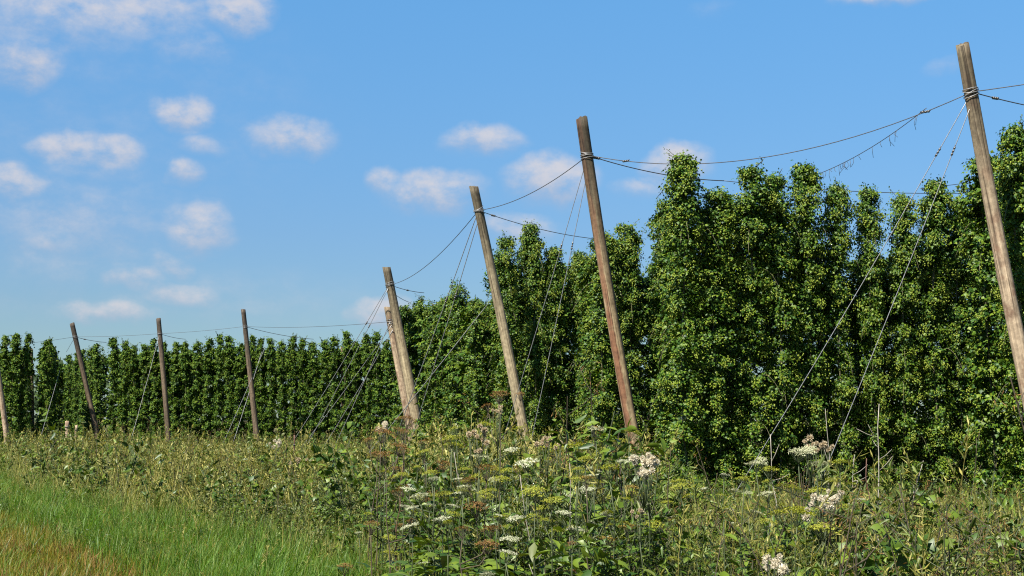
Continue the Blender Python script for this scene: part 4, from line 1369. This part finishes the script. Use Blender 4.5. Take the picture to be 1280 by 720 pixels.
CLOUDS = [(30, 82, 55, 36, .80), (230, 142, 42, 26, .95), (300, 15, 52, 34, .85), (238, 62, 60, 24, .45), (120, 6, 190, 44, .66), (60, 34, 150, 40, .5), (365, 172, 62, 26, .80),
          (255, 181, 42, 17, .50), (85, 188, 55, 24, .8), (145, 193, 36, 24, .8), (112, 214, 76, 18, .42), (228, 218, 28, 20, .75), (12, 230, 46, 24, .78), (248, 288, 46, 38, .78),
          (90, 290, 160, 80, .42), (62, 302, 34, 20, .6), (214, 331, 30, 20, .62), (168, 351, 44, 18, .68), (228, 369, 58, 20, .62), (132, 393, 62, 17, .82), (545, 240, 72, 30, .85),
          (478, 226, 28, 20, .7), (600, 177, 62, 24, .85), (690, 226, 64, 38, .92), (846, 207, 50, 30, .88), (800, 237, 42, 17, .6), (1112, 0, 70, 13, .75), (1186, 85, 36, 14, .30),
          (478, 394, 46, 26, .85), (648, 288, 60, 22, .7), (896, 12, 36, 13, .22), (60, 345, 70, 26, .3), (300, 388, 36, 13, .3), (120, 170, 330, 210, .20), (190, 380, 330, 60, .26), (60, 40, 260, 90, .26)]
gg = random.Random(3)
tot = None
num = None
den = None
def blob(a, e, sa, se, amp):
    global tot, num, den
    d = vec('SUBTRACT', q0, (a, e, 0)).outputs[0]
    d = vec('MULTIPLY', d, (1 / sa, 1 / se, 0)).outputs[0]
    dd = vec('DOT_PRODUCT', d, d).outputs["Value"]
    v = mth('MAXIMUM', mth('MULTIPLY_ADD', dd, -amp, amp), 0.0)
    tot = v if tot is None else mth('MAXIMUM', tot, v)
    sp_ = N.new("ShaderNodeSeparateXYZ"); L.new(d, sp_.inputs[0])
    num = mth('MULTIPLY', v, sp_.outputs[1]) if num is None else mth('MULTIPLY_ADD', v, sp_.outputs[1], num)
    den = mth('ADD', v, .001) if den is None else mth('ADD', den, v)
for cx, cy, sx, sy, am in CLOUDS:
    a, e = azel(cx, cy)
    blob(a, e, sx * 1.15 / F, sy * 1.15 / F, am)
for _ in range(14):              # the rest of the sky has fair weather clouds too
    a = gg.choice([-1, 1]) * gg.uniform(.46, 3.0)
    blob(a, gg.uniform(.05, .7), gg.uniform(.04, .12), gg.uniform(.015, .04), gg.uniform(.5, .9))
nz = mth('MULTIPLY_ADD', fb.outputs[0], 2.1, -.20)
vert = mth('DIVIDE', num, den)
dens = mth('MULTIPLY', mth('MULTIPLY', tot, nz), mth('MULTIPLY_ADD', vert, .55, 1.05))
mr = N.new("ShaderNodeMapRange"); mr.interpolation_type = 'SMOOTHSTEP'
mr.inputs[1].default_value = .02; mr.inputs[2].default_value = 1.05; mr.inputs[3].default_value = 0; mr.inputs[4].default_value = .85
L.new(dens, mr.inputs[0])
cm = N.new("ShaderNodeMix"); cm.data_type = 'RGBA'
L.new(mr.outputs[0], cm.inputs[0]); L.new(tint.outputs[2], cm.inputs[6])
CL, CL_BASE = (.248, .240, .252), (.150, .172, .222)
lit = N.new("ShaderNodeMapRange"); lit.interpolation_type = 'SMOOTHSTEP'
lit.inputs[1].default_value = -.65; lit.inputs[2].default_value = .35
L.new(mth('ADD', vert, mth('MULTIPLY_ADD', fb.outputs[0], .8, -.4)), lit.inputs[0])
cc = N.new("ShaderNodeMix"); cc.data_type = 'RGBA'
L.new(lit.outputs[0], cc.inputs[0])
cc.inputs[6].default_value = srgb_free([c / SKY_S for c in CL_BASE]); cc.inputs[7].default_value = srgb_free([c / SKY_S for c in CL])
L.new(cc.outputs[2], cm.inputs[7])
L.new(cm.outputs[2], bg.inputs[0])
L.new(bg.outputs[0], out.inputs[0])

# ------------------------------------------------------------------ render settings
scene.view_settings.view_transform = 'Standard'
scene.view_settings.look = 'None'
scene.view_settings.exposure = 1.50
scene.view_settings.gamma = 1.0
scene.view_settings.use_curve_mapping = False
scene.render.engine = 'CYCLES'
scene.cycles.use_denoising = False
scene.cycles.pixel_filter_type = 'BLACKMAN_HARRIS'
scene.cycles.filter_width = 1.15
scene.cycles.max_bounces = 6
scene.cycles.diffuse_bounces = 2
scene.cycles.transmission_bounces = 4
